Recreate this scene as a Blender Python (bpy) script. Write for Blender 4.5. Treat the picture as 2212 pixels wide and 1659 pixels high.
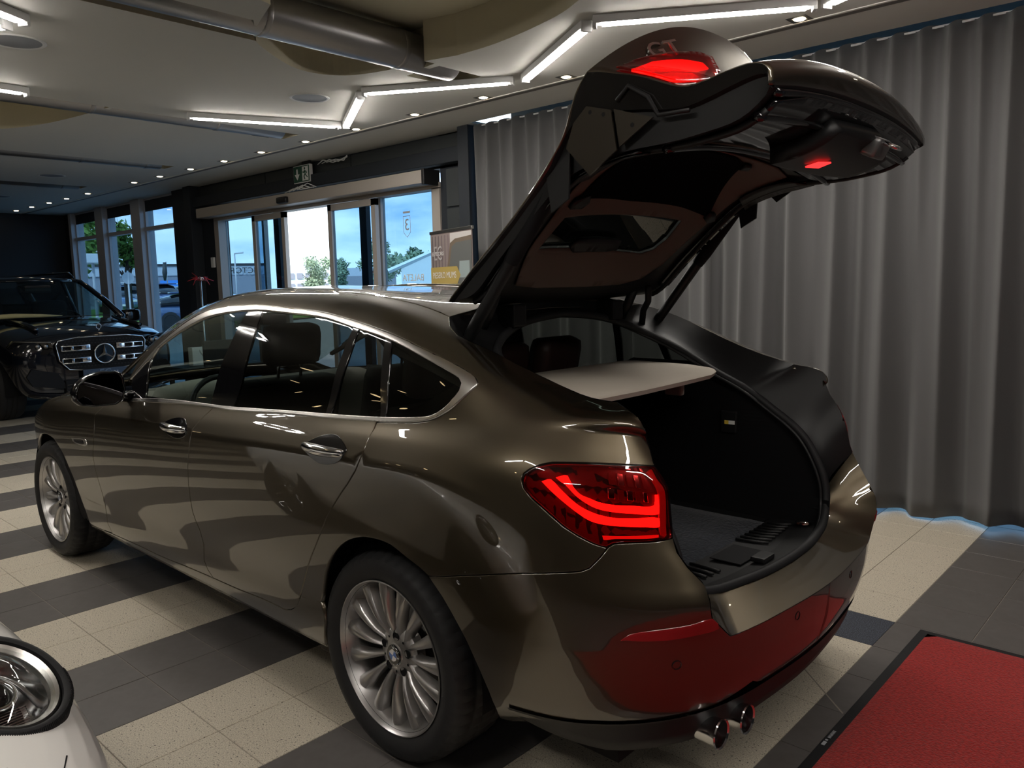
import bpy, bmesh, math, random, json
import numpy as np
from mathutils import Vector, Matrix, geometry
PI=math.pi
random.seed(7)
SC=bpy.context.scene
COL=SC.collection
for o in list(bpy.data.objects): bpy.data.objects.remove(o)
# ------------------------------------------------------------------ camera
cam=bpy.data.cameras.new('camera'); camo=bpy.data.objects.new('camera',cam); COL.objects.link(camo)
R3=[[-0.7367077, -0.6758475, -0.022181], [-0.0677855, 0.1064468, -0.9920051], [0.6728053, -0.7293143, -0.1242328]]
CAMPOS=[-1.92822, 2.3771, 1.51787]
m=Matrix([[R3[0][0],-R3[1][0],-R3[2][0],CAMPOS[0]],[R3[0][1],-R3[1][1],-R3[2][1],CAMPOS[1]],[R3[0][2],-R3[1][2],-R3[2][2],CAMPOS[2]],[0,0,0,1]])
camo.matrix_world=m
cam.sensor_width=36; cam.lens=1701.023/2212*36; cam.clip_start=.05; cam.clip_end=500
SC.camera=camo
# ------------------------------------------------------------------ view, world, daylight
SC.view_settings.view_transform='Standard'; SC.view_settings.look='None'; SC.view_settings.gamma=1
SC.view_settings.use_curve_mapping=False
SC.view_settings.exposure=0.6
SC.cycles.max_bounces=8; SC.cycles.transparent_max_bounces=16; SC.cycles.glossy_bounces=5; SC.cycles.diffuse_bounces=4
SC.cycles.caustics_reflective=False; SC.cycles.caustics_refractive=False
SC.cycles.sample_clamp_indirect=4.0; SC.cycles.use_denoising=True
LED=50.0        # strength of the ceiling tubes
SKY=2.0         # strength of the daylight sky
W=bpy.data.worlds.new('world'); SC.world=W; W.use_nodes=True
nt=W.node_tree; nt.nodes.clear()
def nd(nt,t,**k):
    n=nt.nodes.new(t)
    for a,b in k.items(): setattr(n,a,b)
    return n
tc=nd(nt,'ShaderNodeTexCoord'); mp=nd(nt,'ShaderNodeMapping'); mp.inputs['Scale'].default_value=(1,1,3.2)
nz=nd(nt,'ShaderNodeTexNoise'); nz.inputs['Scale'].default_value=3.4; nz.inputs['Detail'].default_value=7; nz.inputs['Roughness'].default_value=.55
cr=nd(nt,'ShaderNodeValToRGB'); cr.color_ramp.elements[0].position=.42; cr.color_ramp.elements[1].position=.60
cr.color_ramp.elements[0].color=(.30,.50,.80,1); cr.color_ramp.elements[1].color=(.85,.95,1.0,1)
bg=nd(nt,'ShaderNodeBackground'); bg.inputs[1].default_value=SKY; ow=nd(nt,'ShaderNodeOutputWorld')
L=nt.links.new
L(tc.outputs['Generated'],mp.inputs[0]); L(mp.outputs[0],nz.inputs[0]); L(nz.outputs[0],cr.inputs[0]); L(cr.outputs[0],bg.inputs[0]); L(bg.outputs[0],ow.inputs[0])
sun=bpy.data.lights.new('sun','SUN'); sun.energy=3.0; sun.angle=.05; sun.color=(1,.95,.86)
so=bpy.data.objects.new('sun',sun); COL.objects.link(so); so.rotation_euler=(math.radians(-48),math.radians(-22),0)
# ------------------------------------------------------------------ materials
def mat(name,col=(.5,.5,.5),rough=.5,metal=0,spec=.5,coat=0,coatr=.03,emit=None,es=0,noise=None,bump=None,sheen=0,alpha=None):
    m=bpy.data.materials.new(name); m.use_nodes=True; nt=m.node_tree; b=nt.nodes['Principled BSDF']
    b.inputs['Base Color'].default_value=(*col,1); b.inputs['Roughness'].default_value=rough; b.inputs['Metallic'].default_value=metal
    b.inputs['Specular IOR Level'].default_value=spec; b.inputs['Coat Weight'].default_value=coat; b.inputs['Coat Roughness'].default_value=coatr
    b.inputs['Sheen Weight'].default_value=sheen
    if emit: b.inputs['Emission Color'].default_value=(*emit,1); b.inputs['Emission Strength'].default_value=es
    if noise or bump:
        t=nd(nt,'ShaderNodeTexCoord')
    if noise:   # (scale, colour2, lo, hi)
        n=nd(nt,'ShaderNodeTexNoise'); n.inputs['Scale'].default_value=noise[0]; n.inputs['Detail'].default_value=4
        r=nd(nt,'ShaderNodeValToRGB'); r.color_ramp.elements[0].position=noise[2]; r.color_ramp.elements[1].position=noise[3]
        r.color_ramp.elements[0].color=(*col,1); r.color_ramp.elements[1].color=(*noise[1],1)
        nt.links.new(t.outputs['Object'],n.inputs['Vector']); nt.links.new(n.outputs[0],r.inputs[0]); nt.links.new(r.outputs[0],b.inputs['Base Color'])
    if bump:    # (scale, strength, distance)
        n=nd(nt,'ShaderNodeTexNoise'); n.inputs['Scale'].default_value=bump[0]; n.inputs['Detail'].default_value=3
        bb=nd(nt,'ShaderNodeBump'); bb.inputs['Strength'].default_value=bump[1]; bb.inputs['Distance'].default_value=bump[2]
        nt.links.new(t.outputs['Object'],n.inputs['Vector']); nt.links.new(n.outputs[0],bb.inputs['Height']); nt.links.new(bb.outputs[0],b.inputs['Normal'])
    return m
def schlick(nt,ior):
    """fresnel that is the same from both sides of a thin pane"""
    f0=((ior-1)/(ior+1))**2; lw=nd(nt,'ShaderNodeLayerWeight'); lw.inputs[0].default_value=.5
    p=nd(nt,'ShaderNodeMath',operation='POWER'); p.inputs[1].default_value=5; a=nd(nt,'ShaderNodeMath',operation='MULTIPLY_ADD'); a.inputs[1].default_value=1-f0; a.inputs[2].default_value=f0
    nt.links.new(lw.outputs['Facing'],p.inputs[0]); nt.links.new(p.outputs[0],a.inputs[0]); return a
def glassmat(name,tint=(.8,.85,.85),rough=.0,ior=1.5,gcol=(1,1,1),boost=1.0):
    """thin pane: tinted transparency + fresnel mirror"""
    m=bpy.data.materials.new(name); m.use_nodes=True; nt=m.node_tree; nt.nodes.clear()
    tr=nd(nt,'ShaderNodeBsdfTransparent'); tr.inputs[0].default_value=(*tint,1)
    gl=nd(nt,'ShaderNodeBsdfGlossy'); gl.inputs[0].default_value=(*gcol,1); gl.inputs['Roughness'].default_value=rough
    fr=schlick(nt,ior)
    mu=nd(nt,'ShaderNodeMath',operation='MULTIPLY'); mu.inputs[1].default_value=boost; mu.use_clamp=True
    mx=nd(nt,'ShaderNodeMixShader'); o=nd(nt,'ShaderNodeOutputMaterial')
    nt.links.new(fr.outputs[0],mu.inputs[0]); nt.links.new(mu.outputs[0],mx.inputs[0]); nt.links.new(tr.outputs[0],mx.inputs[1]); nt.links.new(gl.outputs[0],mx.inputs[2]); nt.links.new(mx.outputs[0],o.inputs[0])
    return m
def emis(name,col,s):
    m=bpy.data.materials.new(name); m.use_nodes=True; nt=m.node_tree; nt.nodes.clear()
    e=nd(nt,'ShaderNodeEmission'); e.inputs[0].default_value=(*col,1); e.inputs[1].default_value=s; o=nd(nt,'ShaderNodeOutputMaterial'); nt.links.new(e.outputs[0],o.inputs[0]); return m
M={}
def paintmat():
    m=mat('car_paint',(.086,.070,.046),.40,1.0,.5,1.0,.01)
    nt=m.node_tree; b=nt.nodes['Principled BSDF']; b.inputs['Coat IOR'].default_value=1.85
    return m
M['paint']=paintmat()
M['black_gloss']=mat('black_gloss',(.006,.006,.007),.08,0,.5,.6)
M['black_paint']=mat('black_paint',(.004,.005,.009),.12,0,.5,1.0,.01)
M['black_plastic']=mat('black_plastic',(.007,.007,.0075),.48,0,.4)
M['black_matte']=mat('black_matte',(.008,.008,.009),.75,0,.2)
M['rubber']=mat('rubber',(.014,.014,.015),.6,0,.3,bump=(260,.25,.002))
M['tyre']=mat('tyre',(.018,.018,.019),.62,0,.35,bump=(120,.2,.002))
M['chrome']=mat('chrome',(.80,.80,.80),.12,1)
M['satin']=mat('satin_aluminium',(.66,.64,.60),.27,1)
M['silver']=mat('wheel_silver',(.50,.49,.48),.33,.9,.5,.6,.1)
M['disc']=mat('brake_disc',(.22,.21,.20),.35,1)
M['white_paint']=mat('white_paint',(.85,.83,.79),.3,0,.5,1.0,.02)
M['led']=emis('led_tube_light',(1.0,.95,.88),LED)
M['warm_lamp']=emis('warm_lamp',(1.0,.74,.38),9)
M['down']=emis('downlight_glow',(1.0,.82,.55),14)
M['brake']=emis('brake_light_bar',(1.0,.012,.008),2.6)
M['brake_soft']=emis('brake_light_soft',(1.0,.02,.015),.55)
M['red_glow']=emis('red_marker_glow',(1,.02,.02),2.2)
M['lamp_house']=mat('lamp_housing',(.07,.004,.004),.25,.3,emit=(1,.01,.01),es=.02)
M['lens_red']=glassmat('red_lens',(.85,.20,.20),.02,1.5)
M['lens_dark']=mat('red_reflector',(.22,.006,.008),.22,0,.6,1.0)
M['glass_dark']=glassmat('privacy_glass',(.17,.19,.18),0,1.5)
M['glass_car']=glassmat('car_glass',(.55,.64,.62),0,1.5)
M['glass_win']=glassmat('window_glass',(.46,.60,.70),0,1.45)
M['leather']=mat('dark_brown_leather',(.035,.018,.015),.45,0,.4)
M['seat_fabric']=mat('black_seat',(.010,.010,.011),.7,0,.3)
M['beige_trim']=mat('beige_headliner',(.30,.25,.20),.85,0,.2)
M['taupe_trim']=mat('taupe_tailgate_trim',(.15,.12,.10),.8,0,.2)
M['shelf']=mat('parcel_shelf_cloth',(.52,.47,.40),.85,0,.2)
M['carpet_black']=mat('boot_carpet',(.006,.006,.0065),.95,0,.1)
M['mat_blue']=mat('boot_mat_pile',(.010,.012,.017),.95,0,.1,sheen=.15,bump=(90,1,.006),noise=(60,(.022,.026,.034),.35,.7))
M['dash']=mat('dash_beige',(.24,.22,.19),.6,0,.3)
M['plate']=mat('plate_blue_grey',(.03,.05,.085),.4,0,.4)
M['white']=mat('white_plastic',(.75,.75,.74),.4)
M['greyword']=mat('grey_lettering',(.42,.44,.46),.5)
M['yellow']=mat('yellow_sticker',(.75,.55,.06),.5)
# ------------------------------------------------------------------ object helpers
def tag(o,label=None,cat=None,group=None,kind=None):
    if label: o['label']=label
    if cat: o['category']=cat
    if group: o['group']=group
    if kind: o['kind']=kind
    return o
def empty(name,loc=(0,0,0),rz=0,parent=None,rot=None):
    o=bpy.data.objects.new(name,None); COL.objects.link(o); o.location=loc; o.rotation_euler=rot or (0,0,rz); o.empty_display_size=.1
    if parent: o.parent=parent
    return o
def mk(name,V,Fc,mt,parent=None,smooth=False,normals=None,angle=None):
    me=bpy.data.meshes.new(name); me.from_pydata([tuple(map(float,v)) for v in V],[],[tuple(map(int,f)) for f in Fc])
    if mt is not None:
        for x in (mt if isinstance(mt,(list,tuple)) else [mt]): me.materials.append(x)
    me.update()
    if smooth: me.shade_smooth()
    if smooth and angle: me.set_sharp_from_angle(angle=math.radians(angle))
    if normals is not None: me.normals_split_custom_set_from_vertices([tuple(map(float,n)) for n in normals])
    o=bpy.data.objects.new(name,me); COL.objects.link(o)
    if parent: o.parent=parent
    return o
class MB:
    """collects primitive shapes and links them as one mesh object"""
    def __init__(s): s.V=[]; s.F=[]
    def add(s,V,F):
        n=len(s.V); s.V+= [tuple(map(float,v)) for v in V]; s.F+=[tuple(int(i)+n for i in f) for f in F]; return s
    def box(s,a,b,bev=0):
        x0,y0,z0=[min(p,q) for p,q in zip(a,b)]; x1,y1,z1=[max(p,q) for p,q in zip(a,b)]
        if bev<=0:
            V=[(x0,y0,z0),(x1,y0,z0),(x1,y1,z0),(x0,y1,z0),(x0,y0,z1),(x1,y0,z1),(x1,y1,z1),(x0,y1,z1)]
            return s.add(V,[(0,3,2,1),(4,5,6,7),(0,1,5,4),(1,2,6,5),(2,3,7,6),(3,0,4,7)])
        bm=bmesh.new(); bmesh.ops.create_cube(bm,size=1)
        for v in bm.verts: v.co=Vector(((x0+x1)/2+v.co.x*(x1-x0),(y0+y1)/2+v.co.y*(y1-y0),(z0+z1)/2+v.co.z*(z1-z0)))
        bmesh.ops.bevel(bm,geom=bm.edges[:],offset=min(bev,.49*min(x1-x0,y1-y0,z1-z0)),segments=2,profile=.6,affect='EDGES')
        bm.verts.ensure_lookup_table(); s.add([v.co[:] for v in bm.verts],[[v.index for v in f.verts] for f in bm.faces]); bm.free(); return s
    def tube(s,pts,r,n=8,cap=True,closed=False):
        pts=[Vector(p) for p in pts]; k=len(pts); rs=r if isinstance(r,(list,tuple)) else [r]*k
        V=[];F=[]; up=None
        for i,p in enumerate(pts):
            if closed: t=pts[(i+1)%k]-pts[i-1]
            else: t=pts[min(i+1,k-1)]-pts[max(i-1,0)]
            t.normalize()
            if up is None: up=Vector((0,0,1)) if abs(t.z)<.9 else Vector((1,0,0))
            a=t.cross(up).normalized(); b=a.cross(t).normalized(); up=b
            for j in range(n):
                w=2*PI*j/n; V.append(p+a*rs[i]*math.cos(w)+b*rs[i]*math.sin(w))
        for i in range(k if closed else k-1):
            for j in range(n):
                i2=(i+1)%k; F.append((i*n+j,i*n+(j+1)%n,i2*n+(j+1)%n,i2*n+j))
        if cap and not closed: F.append(tuple(range(n))[::-1]); F.append(tuple((k-1)*n+j for j in range(n)))
        return s.add(V,F)
    def lathe(s,prof,c=(0,0,0),axis='y',n=48,a0=0,a1=2*PI):
        full=abs(a1-a0-2*PI)<1e-6; V=[];m=len(prof)
        for i in range(n if full else n+1):
            w=a0+(a1-a0)*i/n
            for r,h in prof:
                if axis=='y': V.append((c[0]+r*math.cos(w),c[1]+h,c[2]+r*math.sin(w)))
                elif axis=='x': V.append((c[0]+h,c[1]+r*math.cos(w),c[2]+r*math.sin(w)))
                else: V.append((c[0]+r*math.cos(w),c[1]+r*math.sin(w),c[2]+h))
        F=[]
        for i in range(n):
            i2=(i+1)%n if full else i+1
            for j in range(m-1): F.append((i*m+j,i*m+j+1,i2*m+j+1,i2*m+j))
        return s.add(V,F)
    def prism(s,poly,a,b,axis='y'):
        """polygon in the plane across axis, from a to b"""
        n=len(poly)
        def P(p,h): return {'y':(p[0],h,p[1]),'x':(h,p[0],p[1]),'z':(p[0],p[1],h)}[axis]
        s.add([P(p,a) for p in poly]+[P(p,b) for p in poly],[tuple(range(n))[::-1],tuple(range(n,2*n))]+[(i,(i+1)%n,n+(i+1)%n,n+i) for i in range(n)]); return s
    def build(s,name,mt,parent=None,smooth=False,angle=None,fix=True):
        o=mk(name,s.V,s.F,mt,parent,smooth,angle=angle)
        if fix:
            bm=bmesh.new(); bm.from_mesh(o.data); bmesh.ops.recalc_face_normals(bm,faces=bm.faces); bm.to_mesh(o.data); bm.free()
            if smooth and angle: o.data.set_sharp_from_angle(angle=math.radians(angle))
        return o
def dup(root,parent=None):
    c=root.copy(); COL.objects.link(c); c.parent=parent
    for ch in list(root.children): dup(ch,c)
    return c
def subsurf(o,l=2):
    m=o.modifiers.new('s','SUBSURF'); m.levels=l; m.render_levels=l; return o
def text_mesh(txt,size,depth,mt,name,parent=None,align='CENTER',sx=1,font_shear=0,M4=None,space=1,offs=0):
    cu=bpy.data.curves.new(name,'FONT'); cu.body=txt; cu.size=size; cu.extrude=depth; cu.align_x=align; cu.align_y='CENTER'; cu.space_character=space; cu.shear=font_shear; cu.offset=offs; cu.resolution_u=3
    t=bpy.data.objects.new(name,cu); COL.objects.link(t)
    dg=bpy.context.evaluated_depsgraph_get(); me=bpy.data.meshes.new_from_object(t.evaluated_get(dg)); bpy.data.objects.remove(t)
    me.materials.clear(); me.materials.append(mt)
    if sx!=1: me.transform(Matrix.Diagonal((sx,1,1,1)))
    if M4 is not None: me.transform(M4)
    o=bpy.data.objects.new(name,me); COL.objects.link(o)
    if parent: o.parent=parent
    return o
def inpoly(P,poly):
    x,y=P[:,0],P[:,1]; poly=np.asarray(poly); r=np.zeros(len(P),bool); n=len(poly)
    for i in range(n):
        x0,y0=poly[i]; x1,y1=poly[(i+1)%n]
        if y0==y1: continue
        c=((y0>y)!=(y1>y))&(x<(x1-x0)*(y-y0)/(y1-y0)+x0); r^=c
    return r
def cdt(outer,holes,inner):
    pts=[Vector(p) for p in outer]; E=[(i,(i+1)%len(outer)) for i in range(len(outer))]
    for h in holes:
        n=len(pts); pts+=[Vector(p) for p in h]; E+=[(n+i,n+(i+1)%len(h)) for i in range(len(h))]
    pts+=[Vector(p) for p in inner]
    r=geometry.delaunay_2d_cdt(pts,E,[],0,1e-7)
    V=np.array([v[:] for v in r[0]]); F=[f for f in r[2]]
    FA=np.array(F); cen=V[FA].mean(1); k=inpoly(cen,outer)
    for h in holes: k&=~inpoly(cen,h)
    return V,FA[k]
# ---- body surface of the hatchback: rows of feature curves (left side, y>0), spline in both directions
# columns 0..19 : front centre -> side -> rear corner -> rear centre
XS=[3.93,3.91,3.83,3.63,3.36,3.07,2.6,2.1,1.5,.9,.4,0,-.3]
YM=[0,.35,.62,.80,.885,.925,.938,.940,.940,.942,.945,.950,.950]   # widest line
UK=None
def _row(z,dy,rear,fx=0.0,zr=None):
    """z: list/number at the 13 side columns, dy: inset from the widest line, rear: [(x,y[,z])*7]"""
    P=[]
    for i,(x,y) in enumerate(zip(XS,YM)):
        zz=z if np.isscalar(z) else z[i]
        d=dy if np.isscalar(dy) else dy[i]
        k=1 if i>=3 else i/3
        P.append((x-(fx if i<5 else 0)*(1 if i<4 else .5),y-d*k,zz))
    for r in rear: P.append(r if len(r)==3 else (r[0],r[1],zr))
    return P
def zz(*a): return list(a)
ROWS=[]
# R0 bottom tuck
ROWS.append(_row(.235,.09,[(-.5,.80),(-.62,.75),(-.74,.66),(-.82,.56),(-.87,.45),(-.90,.25),(-.91,0)],.12,.27))
ROWS.append(_row(.28,.045,[(-.5,.865),(-.65,.82),(-.78,.72),(-.865,.61),(-.915,.50),(-.955,.28),(-.97,0)],.07,.32))
ROWS.append(_row(.36,.022,[(-.5,.900),(-.67,.855),(-.81,.76),(-.90,.645),(-.95,.53),(-.995,.28),(-1.012,0)],.04,.37))
ROWS.append(_row(.46,.020,[(-.5,.922),(-.68,.878),(-.83,.785),(-.925,.665),(-.98,.54),(-1.03,.28),(-1.045,0)],.02,.47))
ROWS.append(_row(.60,.006,[(-.5,.932),(-.683,.889),(-.825,.804),(-.921,.700),(-.982,.585),(-1.037,.30),(-1.057,0)],.0,.585))
ROWS.append(_row(zz(.66,.66,.67,.68,.70,.72,.72,.72,.72,.72,.72,.72,.71),0,[(-.5,.935),(-.68,.888),(-.83,.795),(-.93,.705),(-.990,.625),(-1.04,.30),(-1.055,0)],.01,.685))
ROWS.append(_row(zz(.72,.72,.74,.77,.80,.80,.82,.84,.85,.86,.87,.87,.86),.003,[(-.5,.932,.82),(-.66,.882,.795),(-.79,.80,.78),(-.89,.705,.77),(-.945,.635,.77),(-1.03,.30,.77),(-1.05,0,.77)],.04))
# R7 character line (crease)
ROWS.append(_row(zz(.77,.77,.80,.83,.85,.862,.900,.925,.945,.968,.990,1.003,1.00),zz(.01,.01,.01,.02,.012,.012,.012,.012,.012,.012,.012,.010,.012),
  [(-.5,.916,.955),(-.65,.868,.92),(-.765,.788,.895),(-.845,.700,.88),(-.885,.635,.875),(-.93,.3,.87),(-.95,0,.87)],.10))
ROWS.append(_row(zz(.80,.80,.83,.865,.895,.915,.945,.965,.990,1.015,1.038,1.055,1.06),zz(.03,.03,.03,.05,.045,.040,.040,.036,.036,.036,.038,.038,.045),
  [(-.5,.888,1.05),(-.635,.845,1.03),(-.745,.770,1.01),(-.822,.688,.99),(-.862,.628,.98),(-.90,.3,.98),(-.91,0,.98)],.2))
# R9 belt line / rear crease above the lamp
ROWS.append(_row(zz(.82,.82,.85,.885,.915,.935,.975,.995,1.030,1.058,1.083,1.108,1.125),zz(.06,.06,.06,.10,.085,.075,.068,.062,.062,.064,.068,.080,.095),
  [(-.5,.825,1.133),(-.62,.775,1.135),(-.70,.725,1.132),(-.757,.668,1.125),(-.785,.615,1.113),(-.85,.3,1.13),(-.88,0,1.14)],.3))
NLOW=len(ROWS)
# upper rows: columns 0..12 share x, then x=-.5,-.66,-.74,-.79,-.80,-.81,-.82 (folded under the opening edge, trimmed away)
XU=[3.63,3.61,3.55,3.42,3.25,3.0,2.6,2.1,1.5,.9,.4,0,-.3,-.5,-.66,-.74,-.785,-.80,-.81,-.82]
def _u(y,z): return [(x,a,b) for x,a,b in zip(XU,y,z)]
#            0    1    2    3    4    5    6    7    8    9    10   11   12   13   14   15   16   17  18  19
ROWS.append(_u([0,.32,.55,.68,.76,.80,.83,.825,.815,.815,.815,.825,.825,.792,.735,.690,.650,.608,.60,.60],
               [.85,.85,.87,.90,.925,.95,.995,1.09,1.235,1.27,1.265,1.235,1.195,1.170,1.162,1.155,1.14,1.115,1.11,1.10]))
ROWS.append(_u([0,.30,.50,.63,.71,.76,.78,.762,.722,.714,.725,.768,.793,.758,.702,.665,.628,.603,.60,.60],
               [.86,.86,.885,.915,.94,.965,1.02,1.185,1.418,1.462,1.428,1.352,1.252,1.195,1.176,1.168,1.15,1.116,1.11,1.10]))
ROWS.append(_u([0,.27,.46,.58,.66,.71,.72,.705,.658,.652,.662,.690,.712,.690,.655,.635,.615,.602,.60,.60],
               [.87,.87,.90,.93,.95,.985,1.055,1.245,1.463,1.500,1.470,1.398,1.290,1.222,1.186,1.176,1.158,1.117,1.11,1.10]))
ROWS.append(_u([0,.24,.42,.54,.60,.64,.66,.645,.592,.575,.580,.585,.603,.600,.600,.600,.600,.600,.60,.60],
               [.875,.875,.91,.94,.96,.995,1.075,1.300,1.490,1.519,1.491,1.419,1.305,1.232,1.192,1.180,1.162,1.118,1.11,1.10]))
ROWS.append(_u([0,.15,.25,.30,.32,.34,.35,.34,.30,.30,.30,.30,.30,.30,.30,.30,.30,.30,.30,.30],
               [.88,.88,.92,.95,.975,1.01,1.11,1.365,1.522,1.530,1.506,1.455,1.365,1.29,1.245,1.225,1.21,1.20,1.20,1.20]))
ROWS.append(_u([0]*20,
               [.885,.885,.925,.955,.98,1.02,1.12,1.378,1.529,1.535,1.511,1.467,1.380,1.305,1.255,1.235,1.215,1.20,1.20,1.20]))
G=np.array(ROWS,float)            # rows x cols x 3
NR,NC=G.shape[:2]
CREASE={7,9,13}   # rows with one sided tangents (character line, belt; roof ditch)
CW={4:.8,7:.85,9:.0,13:.35}
def natspl(t,Y):
    n=len(t); h=np.diff(t); A=np.zeros((n,n)); B=np.zeros((n,)+Y.shape[1:])
    A[0,0]=A[-1,-1]=1
    for i in range(1,n-1):
        A[i,i-1]=h[i-1];A[i,i]=2*(h[i-1]+h[i]);A[i,i+1]=h[i]
        B[i]=6*((Y[i+1]-Y[i])/h[i]-(Y[i]-Y[i-1])/h[i-1])
    return np.linalg.solve(A,B.reshape(n,-1)).reshape(B.shape)
def knots():
    d=np.linalg.norm(np.diff(G[4],axis=0),axis=1); return np.concatenate([[0],np.cumsum(d)])
TU=knots()
def clspl(t,Y,d0=None,d1=None):
    n=len(t); h=np.diff(t); A=np.zeros((n,n)); B=np.zeros((n,)+Y.shape[1:])
    A[0,0]=A[-1,-1]=1
    if d0 is not None: A[0,0]=2*h[0];A[0,1]=h[0];B[0]=6*((Y[1]-Y[0])/h[0]-d0)
    if d1 is not None: A[-1,-1]=2*h[-1];A[-1,-2]=h[-1];B[-1]=6*(d1-(Y[-1]-Y[-2])/h[-1])
    for i in range(1,n-1):
        A[i,i-1]=h[i-1];A[i,i]=2*(h[i-1]+h[i]);A[i,i+1]=h[i]
        B[i]=6*((Y[i+1]-Y[i])/h[i]-(Y[i]-Y[i-1])/h[i-1])
    return np.linalg.solve(A,B)
Mu=[clspl(TU,G[r],np.array([0,1.,0]) if r<10 else None,np.array([0,-1.,0]) if r<10 else None) for r in range(NR)]
def rowat(r,u):
    i=np.clip(np.searchsorted(TU,u,side='right')-1,0,NC-2); h=(TU[i+1]-TU[i])[:,None]
    a=((TU[i+1]-u)[:,None])/h; b=1-a
    Y=G[r];M=Mu[r]
    return a*Y[i]+b*Y[i+1]+((a**3-a)*M[i]+(b**3-b)*M[i+1])*h*h/6
def S(u,v):
    """u in TU range, v in 0..NR-1 ; arrays -> points"""
    u=np.atleast_1d(np.asarray(u,float)); v=np.atleast_1d(np.asarray(v,float))
    R=np.stack([rowat(r,u) for r in range(NR)])        # NR x n x 3
    D=np.linalg.norm(np.diff(R,axis=0),axis=2)+1e-4
    w=np.clip((u-TU[12])/(TU[15]-TU[12]),0,1)           # 0 side .. 1 rear
    j=np.clip(np.floor(v).astype(int),0,NR-2); k=np.arange(len(u))
    def tan(r,side):
        out=np.zeros((len(u),3))
        for rr in np.unique(r):
            m=r==rr; km=k[m]
            if rr==0: t=(R[1,km]-R[0,km])/D[0,km][:,None]
            elif rr==NR-1:
                t=(R[rr,km]-R[rr-1,km])/D[rr-1,km][:,None]; t[:,2]=0
                nn=np.linalg.norm(t,axis=1,keepdims=True); t=t/np.maximum(nn,1e-6)
            else:
                a=(R[rr,km]-R[rr-1,km])/D[rr-1,km][:,None]; b=(R[rr+1,km]-R[rr,km])/D[rr,km][:,None]
                d0=D[rr-1,km][:,None]; d1=D[rr,km][:,None]
                t=(a*d1+b*d0)/(d0+d1)
                if rr in CW:
                    c=CW[rr]
                    if rr==9: c=w[m][:,None]**.5
                    if rr==4: c=.8*w[m][:,None]
                    if rr==7: c=.85*(1-np.clip((u[m]-TU[12])/(TU[14]-TU[12]),0,1))[:,None]
                    one=(a if side<0 else b)
                    t=t*(1-c)+one*c
            out[m]=t
        return out
    T0=tan(j,1); T1=tan(j+1,-1); h=D[j,k][:,None]; s=(v-j)[:,None]
    P0=R[j,k];P1=R[j+1,k]
    return (2*s**3-3*s*s+1)*P0+(s**3-2*s*s+s)*h*T0+(-2*s**3+3*s*s)*P1+(s**3-s*s)*h*T1
def N(u,v,e=1e-3):
    u=np.atleast_1d(np.asarray(u,float)); v=np.atleast_1d(np.asarray(v,float))
    ua=np.clip(u-e,TU[0],TU[-1]);ub=np.clip(u+e,TU[0],TU[-1])
    va=np.clip(v-.01,0,NR-1);vb=np.clip(v+.01,0,NR-1)
    # keep both samples on the same side of a crease
    for c in CW:
        m=(v>=c-.0101)&(v<c); vb[m]=np.minimum(vb[m],c); m=(v>=c)&(v<=c+.0101); va[m]=np.maximum(va[m],c)
    du=S(ub,v)-S(ua,v); dv=S(u,vb)-S(u,va); n=np.cross(dv,du)
    n/=np.maximum(np.linalg.norm(n,axis=1,keepdims=True),1e-12)
    return -n

# ---- tailgate skins in the closed position, (s,y) parameters
def _prof(P,s):
    P=np.array(P,float); n=len(P); t=np.linspace(0,1,n); M=natspl(t,P)
    i=np.clip((s*(n-1)).astype(int),0,n-2); h=1/(n-1); a=((t[i+1]-s)/h)[:,None]; b=1-a
    return a*P[i]+b*P[i+1]+((a**3-a)*M[i]+(b**3-b)*M[i+1])*h*h/6
TOPC=[(.045,1.472),(-.15,1.427),(-.32,1.375),(-.50,1.308),(-.66,1.262),(-.80,1.240),(-.93,1.228),(-1.035,1.222)]
TOPE=[(-.01,1.408),(-.15,1.355),(-.30,1.292),(-.45,1.236),(-.60,1.195),(-.68,1.190),(-.76,1.198),(-.825,1.185)]
REARC=[(-1.035,1.222),(-1.00,1.175),(-.945,1.115),(-.915,1.05),(-.905,.97),(-.915,.90),(-.99,.855),(-1.045,.80),(-1.058,.735),(-1.045,.695),(-1.00,.672)]
REARE=[(-.825,1.185),(-.838,1.145),(-.848,1.10),(-.862,1.04),(-.872,.97),(-.880,.90),(-.905,.845),(-.952,.785),(-.985,.735),(-.988,.695),(-.955,.672)]
INC=[(.02,1.425),(-.05,1.375),(-.20,1.335),(-.36,1.285),(-.50,1.235),(-.60,1.185),(-.68,1.12),(-.73,1.04),(-.77,.95),(-.80,.86),(-.835,.79),(-.90,.72),(-1.00,.672)]
INE=[(-.03,1.385),(-.09,1.325),(-.20,1.285),(-.33,1.235),(-.44,1.19),(-.53,1.145),(-.60,1.08),(-.66,1.01),(-.71,.93),(-.76,.85),(-.81,.78),(-.87,.71),(-.955,.672)]
def TG(kind,s,y,pw=2.3):
    s=np.atleast_1d(np.asarray(s,float)); y=np.atleast_1d(np.asarray(y,float))
    Cc,Ee=dict(top=(TOPC,TOPE),rear=(REARC,REARE),inn=(INC,INE))[kind]
    c=_prof(Cc,s); e=_prof(Ee,s); w=(np.abs(y)/.6)**pw; w=w[:,None]; p=c+(e-c)*w
    return np.stack([p[:,0],y,p[:,1]],1)

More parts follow.
